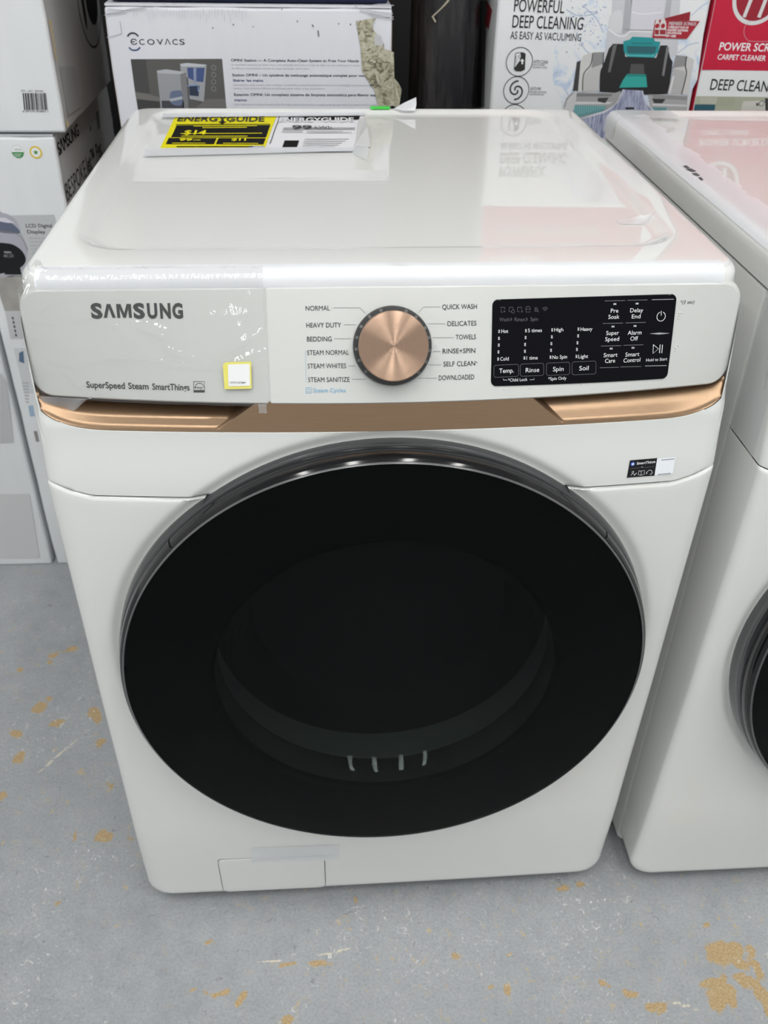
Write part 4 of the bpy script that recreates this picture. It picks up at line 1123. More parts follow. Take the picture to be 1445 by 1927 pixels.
def side_text(S, s, p0, p1, cap, m, weight=0.0, layer=1):
    (u0, v0), (u1, v1) = S.inv(*p0), S.inv(*p1); vv, ff = glyphs(s, weight); x0 = min(q[0] for q in vv); x1 = max(q[0] for q in vv)
    sx = (u1 - u0) / (x1 - x0); sl = (v1 - v0) / (u1 - u0)
    pr.M.add([S.at(u0 + (x - x0) * sx, v0 + sl * (x - x0) * sx + y * cap / 0.682, 0.0003 + layer * 0.00012) for x, y in vv], ff, pr.mi(m))
SDK = ink((0.05, 0.05, 0.055)); side_text(R_, 'S\u0245MSUNG', (111, 293), (149, 254), 0.020, SDK, 0.03); side_text(R_, 'BESPOKE', (127, 380), (163, 331), 0.030, SDK, 0.0); side_text(R_, 'Jet\u2122 Pet', (164, 330), (192, 290), 0.030, SDK, 0.02)
put(pr, 'printed_lettering', t, 'black lettering'); pr = Print(R_); pr.poly([(169, 239), (171, 237), (171, 245), (169, 247)], DKG, 1); pr.poly([(180, 212), (185, 207), (188, 240), (184, 245)], ink((0.22, 0.22, 0.23)), 1)
put(pr, 'printed_side', t, 'grey printed side with black lettering')
t, F_, R_, L_ = carton('carton', 'pale carton with a barcode on top of the vacuum cleaner carton, top left', 'box', (-0.477 - 0.52, 0.832, 0.9165), 0.52, 0.44, 0.46, 0, WHITECARD, GREYCARD, seed=4)
pr = Print(F_); rb = random.Random(11); x = 42.0
while x < 85:
    w = rb.choice((0.8, 1.2, 1.9, 2.4)); dx = (x - 42) * 0.06
    pr.poly([(x + 6 * 0.75 - 4, 175), (x + 6 * 0.75 - 4 + w, 175), (x + 3.6 + w, 207), (x + 3.6, 207)], BLK, 1); x += w + rb.choice((0.8, 1.0, 1.6))
pr.text('ITM. / ART. 2031001', 40, 82, 173, 3.4, DKG, 1); pr.text('8 87276 83862 1', 43, 91, 211, 3.2, DKG, 1)
put(pr, 'printed_barcode', t, 'black barcode'); pr = Print(F_)
for P in (((92, 38), (96, 37), (108, 116), (104, 108), (100, 80)), ((124, 222), (131, 236), (126, 240))): pr.poly(P, ink((0.30, 0.23, 0.12)), 1)
put(pr, 'torn_patch', t, 'torn brown patches on the edge')
pr = Print(R_)
pr.poly([(111, 125), (140, 125), (152, 200), (128, 218)], ink((0.60, 0.605, 0.62)), 0)
eu, ev = R_.inv(167, 2)
def ell(a, b, n=36): return [(eu + a * cos(2 * pi * i / n), ev + b * sin(2 * pi * i / n)) for i in range(n)]
pr.polyuv(ell(0.098, 0.078), ink((0.05, 0.05, 0.055)), 1); pr.polyuv(ell(0.093, 0.074), ink((0.66, 0.66, 0.68)), 2); pr.polyuv([(u + 0.022, v) for u, v in ell(0.052, 0.042)], ink((0.015, 0.015, 0.02)), 3)
pr.polyuv([(u - 0.055, v) for u, v in ell(0.012, 0.04)], ink((0.02, 0.02, 0.022)), 3)
put(pr, 'printed_side', t, 'grey printed side with a dark oval picture')

# --- the robot vacuum carton behind the washer, its hidden support, the navy carton on it
EX = -0.3842
carton('carton', 'plain brown carton hidden behind the washer under the robot vacuum carton', 'box', (EX, 0.80, 0), 0.447, 0.42, 0.55, 0, BROWNCARD, seed=5)
t, F_, R_, L_ = carton('carton', 'off-white robot vacuum carton behind the washer with a torn label at its right edge', 'box', (EX, 0.80, 0.5525), 0.447, 0.42, 0.556, 0, LILACCARD, mat('brown_edge', (0.22, 0.16, 0.10), 0.7), seed=6)
pr = Print(F_); k1 = crop(0, 0, 480 / 1445); NAVYI = ink((0.03, 0.035, 0.05))
for s, x0, x1 in (('\u0404', 742, 778), ('C', 790, 820), ('O', 836, 878), ('V', 890, 926), ('\u0245', 934, 968), ('C', 978, 1008), ('S', 1018, 1048)):
    (a, b), (c, _) = k1((x0, 253), (x1, 253)); pr.text(s, a, c, b, 31 * 0.3322, NAVYI, 1, weight=0.008)
pr.line(k1((722, 206), (735, 191), (752, 187), (770, 192), (784, 206)), 0.0022, NAVYI, 1, smooth=4); pr.line(k1((730, 268), (745, 281), (762, 285), (780, 281), (794, 268)), 0.0022, ink((0.05, 0.09, 0.2)), 1, smooth=4)
put(pr, 'printed_lettering', t, 'dark brand lettering with two arcs'); pr = Print(F_)
pr.poly(k1((740, 335), (1258, 333), (1285, 640), (785, 645)), ink((0.10, 0.098, 0.095)), 0)
pr.poly(k1((740, 335), (826, 335), (850, 530), (765, 520)), ink((0.065, 0.065, 0.065)), 1); pr.poly(k1((765, 520), (850, 535), (930, 560), (930, 645), (785, 645)), ink((0.16, 0.155, 0.15)), 1); pr.poly(k1((775, 560), (905, 575), (910, 640), (785, 640)), ink((0.05, 0.05, 0.05)), 2)
pr.poly(k1((1170, 560), (1278, 560), (1285, 640), (1075, 640)), ink((0.15, 0.145, 0.14)), 1)
pr.poly(k1((888, 400), (940, 392), (1055, 408), (1070, 640), (915, 640)), ink((0.30, 0.31, 0.33)), 2); pr.poly(k1((888, 400), (940, 392), (1055, 408), (1020, 420), (900, 415)), ink((0.42, 0.44, 0.47)), 3); pr.poly(k1((1020, 420), (1055, 408), (1070, 640), (1040, 640)), ink((0.2, 0.2, 0.21)), 3)
pr.poly(k1((915, 570), (1040, 570), (1045, 640), (920, 640)), ink((0.06, 0.06, 0.07)), 3); pr.poly(k1((965, 525), (1000, 512), (1030, 520), (1030, 595), (970, 585)), ink((0.13, 0.16, 0.25)), 4, 3); pr.poly(k1((960, 560), (1030, 545), (1035, 560), (965, 575)), ink((0.4, 0.42, 0.46)), 5)
pr.poly(k1((1020, 362), (1060, 356), (1170, 366), (1155, 575), (1075, 560), (1065, 440), (1025, 420)), ink((0.33, 0.34, 0.36)), 2); pr.poly(k1((1020, 362), (1060, 356), (1170, 366), (1150, 378), (1030, 376)), ink((0.48, 0.5, 0.54)), 3)
pr.poly(k1((1060, 382), (1160, 384), (1152, 465), (1105, 460), (1065, 440)), ink((0.06, 0.09, 0.22)), 3); pr.poly(k1((1095, 384), (1112, 384), (1112, 470), (1098, 470)), ink((0.25, 0.29, 0.42)), 4); pr.poly(k1((1070, 480), (1130, 485), (1125, 545), (1075, 540)), ink((0.03, 0.04, 0.07)), 4); pr.line(k1((1062, 485), (1120, 482), (1125, 520)), 0.002, ink((0.2, 0.28, 0.5)), 5)
for y in (383, 423, 463, 503): pr.ring(*k1((1210, y))[0], 0.0035, 0.0008, ink((0.26, 0.26, 0.26)), 2, n=14)
put(pr, 'printed_picture', t); pr = Print(F_)
k2 = crop(400, 0, 500 / 1445); TXB = ink((0.035, 0.06, 0.17)); TXG = ink((0.36, 0.37, 0.41))
for s, x0, x1, yb, cap, m in (('OMNI Station \u2014 A Complete Auto-Clean System to Free Your Hands', 101, 795, 336, 14, TXB), ('Station OMNI \u2013 Un syst\u00e8me de nettoyage automatique complet pour vous', 107, 838, 416, 14, TXB), ('lib\u00e9rer les mains', 112, 275, 444, 14, TXB),
                              ('Estaci\u00f3n OMNI: Un completo sistema de limpieza autom\u00e1tica para liberar sus', 117, 888, 522, 14, TXB), ('manos', 119, 186, 550, 14, TXB),
                              ('A touchless solution to wash mops automatically and ensure mops as clean as new whenever it starts', 103, 798, 358, 9, TXG), ('An efficient and convenient solution to empty the dustbin of the robot', 103, 525, 377, 9, TXG), ('Une solution sans contact pour nettoyer la serpilli\u00e8re automatiquement et assurer un nettoyage en profondeur', 112, 850, 467, 9, TXG), ('station. Une solution efficace et pratique pour vider le bac \u00e0 poussi\u00e8re', 114, 610, 485, 9, TXG), ('Una soluci\u00f3n sin contacto para lavar la mopa autom\u00e1ticamente y asegurarse de que est\u00e9 tan limpia como nueva', 120, 890, 573, 9, TXG)):
    (a, b), (c, _) = k2((x0, yb), (x1, yb)); pr.text(s, a, c, b, cap * 0.346, m, 1, weight=0.014 if m is TXB else 0.0)
put(pr, 'printed_lettering', t, 'lines of small blue and grey text'); pr = Print(F_)
for P in (((376, 47), (378, 53)), ((460, 112), (462, 120)), ((541, 134), (549, 146)), ((573, 165), (577, 200)), ((220, 142), (222, 148)), ((685, 126), (687, 132)), ((748, 128), (751, 138)), ((112, 130), (114, 138)), ((1, 148), (2, 156))): pr.line(k2(*P), 0.0018, ink((0.12, 0.12, 0.13)), 1)
DENT_SHADE = ink((0.40, 0.40, 0.45))  # dents drawn as grey strokes, crease shade put into the colour
for P in (((610, 50), (700, 60), (800, 48), (900, 35)), ((600, 80), (680, 70), (740, 50), (830, 40)), ((590, 85), (640, 78), (720, 72)), ((605, 212), (640, 205), (690, 190)), ((690, 190), (680, 120))): pr.line(k1(*P), 0.0009, DENT_SHADE, 1, smooth=4)
for P in (((770, 25), (800, 50), (860, 60), (980, 75)), ((800, 60), (870, 75), (985, 105)), ((850, 30), (920, 22), (985, 30)), ((850, 75), (930, 95), (985, 92))): pr.line(k2(*P), 0.0011, DENT_SHADE, 1, smooth=4)
for i in range(38):
    x = 760 + i * 17 + random.uniform(-3, 3); y = 60 + random.uniform(-15, 15); pr.line([(x * 0.3322 + 0, y * 0.3322), (x * 0.3322 + 0.5, (y + random.uniform(15, 60)) * 0.3322)], 0.0007, ink((0.55, 0.555, 0.6)), 0)
put(pr, 'scuffs_and_dent_shade', t)
TORN, nt, b = nodemat('torn_label'); b.inputs['Roughness'].default_value = 0.7
tc = nt.nodes.new('ShaderNodeTexCoord'); n = nt.nodes.new('ShaderNodeTexNoise'); n.inputs['Scale'].default_value = 75; n.inputs['Detail'].default_value = 6; n.inputs['Roughness'].default_value = 0.7; n.inputs['Distortion'].default_value = 1.5
nt.links.new(tc.outputs['Object'], n.inputs['Vector']); cr = nt.nodes.new('ShaderNodeValToRGB'); nt.links.new(n.outputs['Fac'], cr.inputs[0])
cr.color_ramp.elements[0].position = 0.36; cr.color_ramp.elements[0].color = (0.10, 0.09, 0.06, 1); cr.color_ramp.elements[1].position = 0.62; cr.color_ramp.elements[1].color = (0.52, 0.50, 0.40, 1); e = cr.color_ramp.elements.new(0.46); e.color = (0.33, 0.31, 0.22, 1)
nt.links.new(cr.outputs[0], b.inputs['Base Color'])
pr = Print(F_, 0.0012)
pr.poly(k2((780, 117), (835, 105), (890, 98), (868, 130), (872, 160), (895, 190), (915, 225), (932, 240), (930, 265), (985, 283), (988, 420), (988, 575), (900, 578), (880, 490), (845, 440), (812, 385), (805, 260)), TORN, 0)
pr.poly(k2((880, 190), (915, 195), (928, 250), (880, 245)), ink((0.5, 0.5, 0.52)), 1)
for i in range(34):
    x = random.uniform(815, 960); y = random.uniform(130, 560)
    if x > 812 + (y - 380) * 0.45 and (y > 270 or x < 870): a = random.uniform(-0.6, 0.6); l = random.uniform(10, 34); pr.line(k2((x, y), (x + l * cos(a), y + l * sin(a))), random.uniform(0.0012, 0.003), random.choice((ink((0.10, 0.09, 0.07)), ink((0.5, 0.48, 0.38)), ink((0.16, 0.14, 0.10)))), 1)
put(pr, 'torn_label', t, 'torn dirty beige label')
M = Mesh(); q = [F_.at(*F_.inv(*p_), z) - t.location for p_, z in zip(k2((985, 420), (1010, 450), (1025, 480), (1018, 540), (1010, 578), (985, 578)), (0.001, 0.006, 0.010, 0.006, 0.010, 0.001))]
M.add(q, [(0, 5, 4, 3), (0, 3, 2, 1)]); M.obj('loose_label_edge', TORN, t, smooth=False)
carton('carton', 'dark navy carton lying on top of the robot vacuum carton', 'box', (EX + 0.01, 0.812, 1.1125), 0.43, 0.36, 0.20, 0, NAVYCARD, seed=7)
# --- black wrapped roll in the gap
M = Mesh(); rd = random.Random(21); seg = 40; rows = []
for j in range(60):
    z = 1.46 * j / 59
    rows.append([((0.058 + 0.0022 * sin(5 * 2 * pi * i / seg + 0.6 * sin(z * 9)) + 0.001 * sin(11 * 2 * pi * i / seg + z * 14) + 0.0006 * rd.random()) * cos(2 * pi * i / seg),
                  (0.058 + 0.0022 * sin(5 * 2 * pi * i / seg + 0.6 * sin(z * 9)) + 0.001 * sin(11 * 2 * pi * i / seg + z * 14) + 0.0006 * rd.random()) * sin(2 * pi * i / seg), z) for i in range(seg)])
M.grid(rows, close=True); M.cap(rows[-1]); M.cap(rows[0], flip=True)
m, nt, b = nodemat('dusty_black_wrap'); b.inputs['Roughness'].default_value = 0.38
tc = nt.nodes.new('ShaderNodeTexCoord'); mp = nt.nodes.new('ShaderNodeMapping'); mp.inputs['Scale'].default_value = (45, 45, 5); n = nt.nodes.new('ShaderNodeTexNoise'); n.inputs['Scale'].default_value = 1.0; n.inputs['Detail'].default_value = 7; n.inputs['Roughness'].default_value = 0.7
nt.links.new(tc.outputs['Object'], mp.inputs[0]); nt.links.new(mp.outputs[0], n.inputs['Vector']); cr = nt.nodes.new('ShaderNodeValToRGB'); nt.links.new(n.outputs['Fac'], cr.inputs[0])
cr.color_ramp.elements[0].position = 0.42; cr.color_ramp.elements[0].color = (0.006, 0.006, 0.009, 1); cr.color_ramp.elements[1].position = 0.78; cr.color_ramp.elements[1].color = (0.075, 0.068, 0.066, 1); nt.links.new(cr.outputs[0], b.inputs['Base Color'])
roll = thing('wrapped_roll', 'tall black plastic-wrapped roll standing in the dark gap between the cartons', 'roll', (0.163, 0.945, 0))
M.obj('roll_wrap', m, roll)
M = Mesh(); sp2 = PlaneS((0, 0.886, 0), (1, 0, 0), (0, 0, 1))
q = [sp2.at(*sp2.inv(*p_), 0.0) - roll.location for p_ in ((812, 31), (818, 42), (821, 41), (816, 31), (838, 10), (846, 1), (842, 0), (830, 14))]
M.add(q, [(0, 1, 2, 3), (0, 3, 4, 7), (4, 5, 6, 7)]); M.obj('loose_tape', ink((0.4, 0.36, 0.28)), roll, smooth=False)

# --- carpet cleaner cartons on the right, each on a hidden carton
YAW = radians(-3.0); HX = 0.2327; HY = 0.850
cw, sw = cos(YAW), sin(YAW)
carton('carton', 'plain brown carton hidden behind the washer under the white carpet cleaner carton', 'box', (HX, HY, 0), 0.347, 0.30, 0.62, YAW, BROWNCARD, seed=8)
hz0 = 0.9145 - 0.29
t, F_, R_, L_ = carton('carton', 'white carpet cleaner carton with blue water splashes and a teal-trimmed machine printed on it', 'box', (HX, HY, hz0), 0.3475, 0.30, 0.80, YAW, WHITECARD, seed=9)
m, nt, b = nodemat('printed_splash'); b.inputs['Roughness'].default_value = 0.6; b.inputs['Specular IOR Level'].default_value = 0.25
tc = nt.nodes.new('ShaderNodeTexCoord'); N1 = nt.nodes.new('ShaderNodeTexNoise'); N1.inputs['Scale'].default_value = 28; N1.inputs['Detail'].default_value = 8; N1.inputs['Roughness'].default_value = 0.72; N1.inputs['Distortion'].default_value = 1.2; nt.links.new(tc.outputs['Object'], N1.inputs['Vector'])
N2 = nt.nodes.new('ShaderNodeTexNoise'); N2.inputs['Scale'].default_value = 7; N2.inputs['Detail'].default_value = 3; nt.links.new(tc.outputs['Object'], N2.inputs['Vector'])
mu = nt.nodes.new('ShaderNodeMath'); mu.operation = 'MULTIPLY'; nt.links.new(N1.outputs['Fac'], mu.inputs[0]); nt.links.new(N2.outputs['Fac'], mu.inputs[1])
cr = nt.nodes.new('ShaderNodeValToRGB'); nt.links.new(mu.outputs[0], cr.inputs[0]); E_ = cr.color_ramp.elements
E_[0].position = 0.27; E_[0].color = (0.73, 0.75, 0.77, 1); E_[1].position = 0.43; E_[1].color = (0.22, 0.32, 0.56, 1); e = E_.new(0.32); e.color = (0.58, 0.66, 0.78, 1)
nt.links.new(cr.outputs[0], b.inputs['Base Color']); SPL = m
pr = Print(F_); k3 = crop(860, 0, 270 / 1445); k4 = crop(1060, 0, 280 / 1445)
pr.poly([(1052, -60), (1340, -60), (1312, 150), (1262, 245), (1075, 250), (1040, 150)], SPL, 0)
rb = random.Random(4)
for i in range(150):
    a = rb.random(); cxp = 1100 + 30 * a; 
    x = rb.gauss(1095, 28); y = rb.gauss(60 if i % 2 else 25, 26); s = rb.uniform(0.5, 1.7)
    if x < 1068 and y < 60: continue
    pr.poly([(x - s, y), (x, y - s), (x + s, y + 0.3 * s), (x + 0.2 * s, y + s)], rb.choice((ink((0.25, 0.34, 0.58)), ink((0.12, 0.18, 0.36)), ink((0.45, 0.55, 0.72)))), 1)
for P in (((1065, 18), (1090, 30), (1125, 24), (1100, 22)), ((1300, 30), (1320, 12), (1333, 4)), ((1275, 100), (1295, 85), (1315, 80)), ((1096, 10), (1122, 35), (1135, 62)), ((1085, 60), (1102, 95), (1130, 110)), ((1062, 165), (1075, 190), (1085, 200))): pr.line(P, 0.0012, ink((0.35, 0.44, 0.62)), 1, smooth=4)
put(pr, 'printed_splash', t, 'pale blue water splash'); pr = Print(F_, 0.0006)
def t3(s, x0, x1, y0, y1, cap, m=BLK, **k):
    (a, b), (c, d) = k3((x0, y0), (x1, y1)); pr.text(s, a, c, b, cap * 0.1869, m, 2, yb2=d, **k)
t3('POWERFUL', 570, 1075, 116, 133, 128, weight=0.004); t3('DEEP CLEANING', 553, 1262, 276, 300, 124, weight=0.004); t3('AS EASY AS VACUUMING', 533, 1245, 390, 415, 76, weight=0.006)
t3('AUTO CLEAN', 768, 910, 636, 642, 34, DKG); t3('PUSH TO WASH', 765, 880, 660, 664, 16, DKG); t3('PULL BACK TO DRY', 762, 905, 684, 690, 16, DKG); t3('AUTO MIX', 735, 842, 906, 908, 30, DKG); t3('MEASURES AND MIXES', 732, 898, 932, 936, 16, DKG); t3('SOLUTION FOR YOU', 728, 872, 956, 960, 16, DKG)
put(pr, 'printed_lettering', t, 'black lettering'); pr = Print(F_, 0.0006)
pr.ring(*k3((627, 622))[0], 0.0218, 0.0011, DKG, 2, n=40); pr.ring(*k3((595, 908))[0], 0.0213, 0.0011, DKG, 2, n=40); pr.ring(*k3((570, 1185))[0], 0.0213, 0.0011, DKG, 2, n=40)
pr.poly(k3((585, 535), (620, 525), (665, 525), (690, 540), (682, 700), (640, 718), (590, 715), (572, 695)), ink((0.03, 0.03, 0.03)), 2)
for i in range(6): pr.line(k3((580 + i * 2, 670 - i * 22), (632, 600 - i * 14)), 0.0014, WHI, 3)
pr.poly(k3((590, 540), (635, 530), (640, 575), (600, 600)), WHI, 3); pr.poly(k3((655, 590), (678, 615), (664, 615), (664, 645), (648, 645), (648, 615), (634, 615)), WHI, 3)
cu, cv = F_.inv(*k3((595, 908))[0])
for ph in (0, pi):
    P = [(cu + (0.0015 + 0.0034 * a) * cos(a * 1.25 + ph), cv - (0.0015 + 0.0034 * a) * sin(a * 1.25 + ph)) for a in [0.15 * i for i in range(27)]]; pr.lineuv(P, 0.0024, DKG, 2)
put(pr, 'printed_icons', t, 'round black icons'); pr = Print(F_, 0.0006)
G = lambda v: ink((v, v, v * 1.03))
def q4(P, m, L=2, s=0): pr.poly(k4(*P), m, L, s)
q4(((490, -300), (1150, -300), (1135, 0), (1115, 300), (1105, 520), (1050, 560), (1050, 640), (400, 610), (405, 480), (440, 230), (470, 120)), ink((0.55, 0.56, 0.60)), 2)
q4(((655, -300), (990, -300), (985, 0), (970, 290), (655, 290)), ink((0.62, 0.61, 0.68)), 3); q4(((605, -300), (680, -300), (668, 0), (640, 300), (568, 335), (598, 0)), ink((0.40, 0.41, 0.45)), 3); q4(((1010, -300), (1060, -300), (1050, 0), (1030, 190), (970, 180), (1000, 0)), ink((0.42, 0.42, 0.46)), 3)
q4(((470, 130), (560, 100), (570, 240), (540, 320), (450, 290), (440, 220)), ink((0.62, 0.64, 0.66)), 3, 3)
pr.line(k4((430, 280), (530, 345), (600, 345), (640, 310), (700, 303), (860, 310)), 0.0016, WHI, 4, smooth=4); pr.line(k4((580, 285), (700, 292), (860, 292)), 0.0012, G(0.28), 4); pr.line(k4((665, 115), (760, 135), (960, 120)), 0.0012, WHI, 4, smooth=4)
q4(((480, 425), (580, 425), (600, 550), (900, 560), (940, 440), (1010, 440), (1035, 560), (1060, 600), (1020, 910), (830, 920), (350, 890), (355, 690), (400, 590), (440, 470)), ink((0.022, 0.022, 0.024)), 4)
q4(((480, 440), (520, 430), (455, 700), (430, 700)), G(0.13), 5); q4(((1000, 450), (1025, 460), (975, 740), (955, 730)), G(0.2), 5); q4(((655, 620), (780, 620), (785, 720), (640, 715)), G(0.08), 5)
q4(((580, 400), (640, 385), (670, 355), (870, 365), (890, 400), (940, 405), (920, 500), (880, 560), (620, 550), (585, 500)), ink((0.02, 0.27, 0.29)), 5); q4(((615, 445), (905, 450), (885, 520), (620, 515)), ink((0.03, 0.12, 0.14)), 6); q4(((605, 512), (640, 532), (860, 538), (885, 512), (875, 548), (622, 543)), ink((0.12, 0.50, 0.50)), 7); q4(((650, 410), (870, 412), (860, 430), (660, 428)), ink((0.02, 0.2, 0.22)), 6)
q4(((130, 600), (175, 585), (182, 885), (90, 885)), G(0.05), 3); q4(((190, 540), (290, 505), (390, 505), (385, 640), (350, 700), (345, 885), (140, 890), (165, 600)), ink((0.58, 0.58, 0.57)), 4); q4(((290, 510), (390, 505), (385, 620), (270, 660)), G(0.27), 5); q4(((265, 665), (370, 625), (350, 740), (340, 885), (190, 885), (200, 730)), ink((0.50, 0.50, 0.50)), 5)
pr.line(k4((285, 515), (262, 630), (195, 720), (185, 880)), 0.0016, G(0.05), 6, smooth=4); pr.line(k4((390, 505), (382, 640)), 0.0016, G(0.05), 6)
q4(((1090, 530), (1190, 540), (1270, 580), (1240, 720), (1215, 920), (1010, 910), (1060, 720)), ink((0.56, 0.56, 0.56)), 4); q4(((1090, 535), (1190, 545), (1190, 640), (1060, 660)), G(0.27), 5); q4(((1060, 660), (1170, 690), (1185, 740), (1140, 910), (1010, 908), (1050, 730)), ink((0.44, 0.44, 0.45)), 5); pr.line(k4((1195, 545), (1182, 640), (1192, 720), (1145, 915)), 0.0018, G(0.05), 6, smooth=4); q4(((1060, 735), (1076, 740), (1035, 910), (1020, 910)), G(0.7), 6)
q4(((620, 715), (800, 720), (812, 845), (540, 850), (580, 770)), ink((0.035, 0.36, 0.32)), 6); q4(((620, 715), (800, 720), (800, 745), (610, 740)), ink((0.02, 0.24, 0.22)), 7)
q4(((90, 895), (500, 900), (560, 880), (520, 1000), (420, 1060), (90, 1170)), G(0.34), 5); q4(((130, 905), (480, 910), (460, 935), (120, 935)), G(0.20), 6); q4(((110, 985), (480, 990), (440, 1010), (110, 1012)), G(0.6), 6); q4(((105, 1020), (420, 1030), (390, 1075), (90, 1150)), ink((0.12, 0.28, 0.30)), 6)
for i in range(14): pr.line(k4((110 + i * 22, 1022), (112 + i * 22, 1120 - i * 5)), 0.0012, ink((0.22, 0.50, 0.50)), 7)
q4(((330, 950), (440, 945), (405, 1000), (335, 985)), G(0.05), 7); q4(((860, 955), (990, 960), (960, 1000), (880, 1000)), G(0.05), 7)
q4(((-10, 1060), (20, 950), (90, 895), (130, 895), (85, 1100), (0, 1060)), G(0.55), 6, 3); pr.line(k4((10, 1045), (35, 960), (100, 895)), 0.0012, G(0.12), 7, smooth=4)
q4(((820, 910), (1205, 930), (1195, 1120), (860, 1120)), G(0.38), 4); q4(((860, 915), (1200, 935), (1200, 975), (870, 950)), G(0.27), 5); q4(((860, 1005), (1195, 1015), (1195, 1035), (860, 1025)), G(0.62), 6); q4(((860, 1040), (1000, 1042), (1000, 1110), (860, 1110)), ink((0.12, 0.28, 0.30)), 6)
m, nt, b = nodemat('printed_spray'); b.inputs['Roughness'].default_value = 0.6; tc = nt.nodes.new('ShaderNodeTexCoord'); mp = nt.nodes.new('ShaderNodeMapping'); mp.inputs['Scale'].default_value = (420, 1, 40); N1 = nt.nodes.new('ShaderNodeTexNoise'); N1.inputs['Scale'].default_value = 1; N1.inputs['Detail'].default_value = 3
nt.links.new(tc.outputs['Object'], mp.inputs[0]); nt.links.new(mp.outputs[0], N1.inputs['Vector']); cr = nt.nodes.new('ShaderNodeValToRGB'); nt.links.new(N1.outputs['Fac'], cr.inputs[0]); cr.color_ramp.elements[0].position = 0.35; cr.color_ramp.elements[0].color = (0.14, 0.16, 0.28, 1); cr.color_ramp.elements[1].position = 0.68; cr.color_ramp.elements[1].color = (0.50, 0.53, 0.66, 1); nt.links.new(cr.outputs[0], b.inputs['Base Color'])
pr.poly([(1172, 168), (1208, 170), (1214, 192), (1232, 212), (1232, 259), (1118, 260), (1080, 228), (1138, 212), (1163, 192)], m, 8); pr.line([(1080, 226), (1138, 210), (1162, 190), (1172, 168)], 0.0016, ink((0.62, 0.64, 0.72)), 9, smooth=4); pr.line([(1208, 170), (1215, 192), (1234, 212)], 0.0016, ink((0.62, 0.64, 0.72)), 9, smooth=4)
q4(((600, 1040), (690, 1040), (680, 1060), (600, 1062)), G(0.02), 9)
put(pr, 'printed_picture', t, 'printed picture of a grey and teal carpet cleaner'); pr = Print(F_, 0.0012)
RED = ink((0.36, 0.02, 0.035)); q4(((930, 190), (1230, 112), (1222, 198), (925, 195)), ink((0.26, 0.015, 0.025)), 6); q4(((888, 195), (1322, 204), (1195, 376), (860, 366)), RED, 7)
for x0, x1 in ((880, 935), (928, 1000)): q4(((x0 + 8, 225), (x0 + 22, 180), (x1 - 22, 175), (x1 - 4, 225), (x1 - 6, 348), (x0, 345)), ink((0.62, 0.6, 0.6)), 8); q4(((x0 + 6, 285), (x1 - 10, 288), (x1 - 12, 335), (x0 + 4, 332)), ink((0.3, 0.03, 0.04)), 9); pr.disc(*k4(((x0 + x1) / 2, 250))[0], 0.0035, RED, 9, n=12)
for s, x0, x1, yb, cap in (('MEMBER BONUS', 1018, 1282, 245, 32), ('2 FREE BOTTLES OF', 1012, 1210, 275, 20), ('HOOVER CLEANING', 1005, 1205, 303, 20), ('SOLUTION FOR', 1002, 1142, 330, 20), ('20+ USES', 992, 1088, 358, 20)):
    (a, b_), (c, d) = k4((x0, yb - 4), (x1, yb + 2)); pr.text(s, a, c, b_, cap * 0.1938, WHI, 8, weight=0.03, slant=0.1, yb2=d)
put(pr, 'bonus_flag', t, 'small red flag with two white bottles'); pr = Print(F_)   # red header above the picture, seen mirrored in the lid
zt = 0.80
def uvq(u0, u1, v0, v1): return [(u0, v0), (u1, v0), (u1, v1), (u0, v1)]
pr.polyuv(uvq(0.004, 0.30, 0.545, 0.79), ink((0.46, 0.014, 0.045)), 1)
def tuv(s, u0, u1, v0, cap, m, weight=0.0):
    vv, ff = glyphs(s, weight); x0 = min(q[0] for q in vv); x1 = max(q[0] for q in vv); k = (u1 - u0) / (x1 - x0)
    pr.M.add([pr.S.at(u0 + (x - x0) * k, v0 + y * cap / 0.682, 0.0008) for x, y in vv], ff, pr.mi(m))
tuv('SMARTWASH PLUS', 0.03, 0.22, 0.612, 0.022, WHI, 0.02); tuv('AUTOMATIC CARPET CLEANER', 0.03, 0.22, 0.582, 0.013, WHI, 0.01)
pr.lineuv([(0.075 + 0.045 * cos(2 * pi * i / 40), 0.705 + 0.045 * sin(2 * pi * i / 40)) for i in range(41)], 0.009, WHI, 2); pr.lineuv([(0.055, 0.675), (0.07, 0.735)], 0.008, WHI, 2); pr.lineuv([(0.085, 0.675), (0.10, 0.735)], 0.008, WHI, 2); pr.lineuv([(0.06, 0.705), (0.09, 0.705)], 0.008, WHI, 2)
put(pr, 'printed_header', t, 'red header with white lettering')
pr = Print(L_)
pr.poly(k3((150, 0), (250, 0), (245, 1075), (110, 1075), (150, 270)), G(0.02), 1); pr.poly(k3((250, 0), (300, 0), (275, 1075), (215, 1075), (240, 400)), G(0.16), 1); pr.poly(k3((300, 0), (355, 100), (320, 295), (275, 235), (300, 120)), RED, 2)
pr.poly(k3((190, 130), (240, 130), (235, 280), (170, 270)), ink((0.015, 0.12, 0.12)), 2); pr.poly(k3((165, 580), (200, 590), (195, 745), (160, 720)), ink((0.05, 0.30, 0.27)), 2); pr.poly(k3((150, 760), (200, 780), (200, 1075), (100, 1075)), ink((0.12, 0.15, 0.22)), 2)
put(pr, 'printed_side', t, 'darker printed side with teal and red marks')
rx, ry = HX + cw * 0.3495, HY + sw * 0.3495
carton('carton', 'plain brown carton hidden behind the right machine under the red carpet cleaner carton', 'box', (rx, ry, 0), 0.36, 0.30, 0.62, YAW, BROWNCARD, seed=10)
t, F_, R_, L_ = carton('carton', 'red and white carpet cleaner carton behind the right machine, at top right', 'box', (rx, ry, hz0), 0.36, 0.30, 0.80, YAW, WHITECARD, REDCARD, seed=12)
pr = Print(F_); k5 = crop(1250, 0, 195 / 1445)
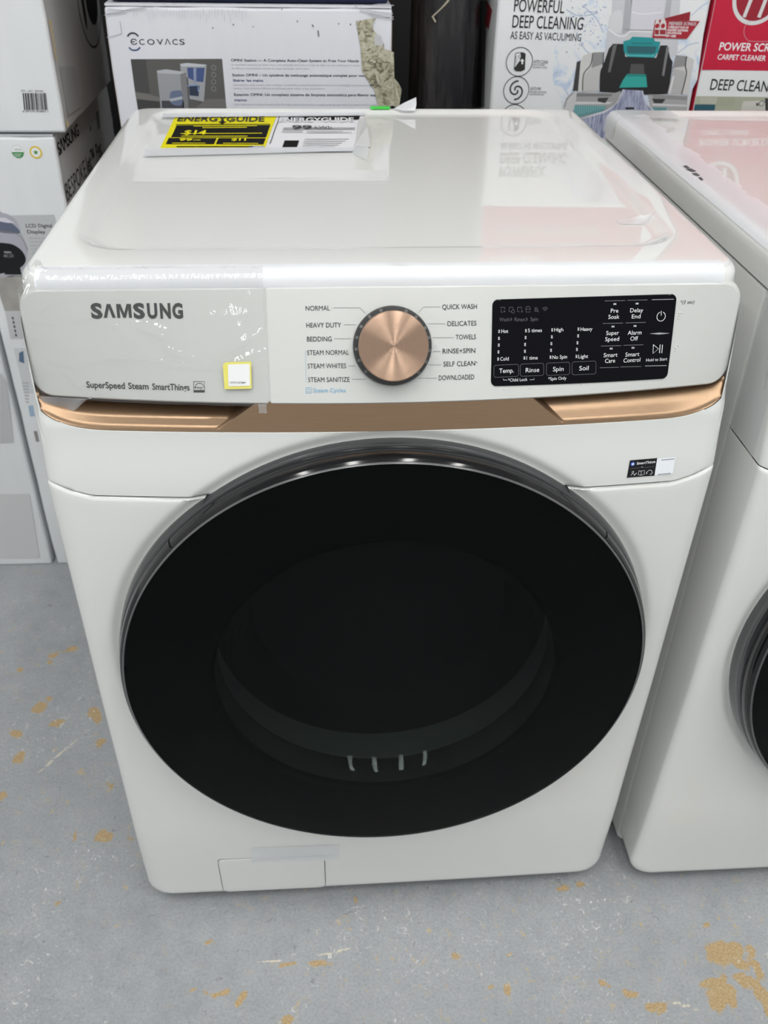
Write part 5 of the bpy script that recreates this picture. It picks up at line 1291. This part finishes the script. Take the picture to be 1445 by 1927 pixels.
u0, v0 = F_.inv(*k5((437, 972))[0]); pr.polyuv(uvq(0.003, 0.357, v0, 0.797), REDCARD, 0)
_, v1 = F_.inv(*k5((375, 1338))[0]); pr.polyuv(uvq(0.003, 0.357, v1 - 0.14, v1), ink((0.40, 0.42, 0.33)), 0)
def t5(s, x0, x1, y0, y1, cap, m, **k):
    (a, b), (c, d) = k5((x0, y0), (x1, y1)); pr.text(s, a, c, b, cap * 0.13495, m, 2, yb2=d, **k)
t5('POWER SCRUB DELUXE', 758, 2120, 698, 738, 108, WHI, weight=0.014, slant=0.04); t5('CARPET CLEANER', 735, 1405, 828, 848, 72, WHI, weight=0.014, slant=0.04); t5('DEEP CLEANING', 632, 1690, 1250, 1290, 150, BLK, weight=0.006)
put(pr, 'printed_lettering', t, 'red field and white band with lettering'); pr = Print(F_, 0.0006)
u, v = F_.inv(*k5((1300, -40))[0]); r_ = F_.inv(*k5((1610, -40))[0])[0] - u
pr.polyuv([(u + r_ * cos(2 * pi * i / 48), v + r_ * sin(2 * pi * i / 48)) for i in range(48)], ink((0.28, 0.015, 0.03)), 1); pr.lineuv([(u + r_ * 1.03 * cos(2 * pi * i / 48), v + r_ * 1.03 * sin(2 * pi * i / 48)) for i in range(49)], r_ * 0.17, ink((0.62, 0.62, 0.63)), 2)
for a, b in ((-0.42, -0.1), (0.25, 0.55)): pr.lineuv([(u + r_ * a, v - r_ * 0.8), (u + r_ * b, v + r_ * 0.8)], r_ * 0.16, ink((0.62, 0.62, 0.63)), 2)
pr.lineuv([(u - r_ * 0.2, v), (u + r_ * 0.4, v)], r_ * 0.16, ink((0.62, 0.62, 0.63)), 2)
pr.line(k5((1200, 290), (1120, 370), (1110, 480), (1160, 560), (1230, 575), (1445, 578)), 0.0008, ink((0.62, 0.3, 0.35)), 2, smooth=4)
put(pr, 'printed_emblem', t, 'pale round emblem'); pr = Print(F_, 0.0006)
pr.poly(k5((425, 1455), (710, 1458), (695, 1560), (405, 1560)), ink((0.03, 0.10, 0.14)), 1); pr.poly(k5((490, 1345), (745, 1350), (710, 1455), (500, 1450)), ink((0.46, 0.47, 0.40)), 1)
pr.poly(k5((1100, 1410), (1420, 1400), (1445, 1600), (1040, 1600)), ink((0.58, 0.58, 0.54)), 1); pr.poly(k5((1400, 1370), (1445, 1370), (1445, 1600), (1410, 1600)), G(0.04), 2)
for i in range(7): pr.line(k5((760 + i * 36, 1352), (740 + i * 36, 1480)), 0.0014, ink((0.34, 0.36, 0.28)), 1)
for i in range(10): pr.line(k5((1075 + i * 32, 1480), (1070 + i * 32, 1600)), 0.001, ink((0.46, 0.46, 0.42)), 2)
pr.line(k5((1320, 1470), (1320, 1425), (1360, 1405), (1395, 1415), (1370, 1475), (1320, 1470)), 0.0012, G(0.05), 3); pr.poly(k5((1275, 1435), (1310, 1435), (1308, 1475), (1278, 1475)), G(0.08), 3)
put(pr, 'printed_picture', t, 'printed green-grey room picture')

bpy.data.objects.remove(_to); bpy.data.curves.remove(_tc)
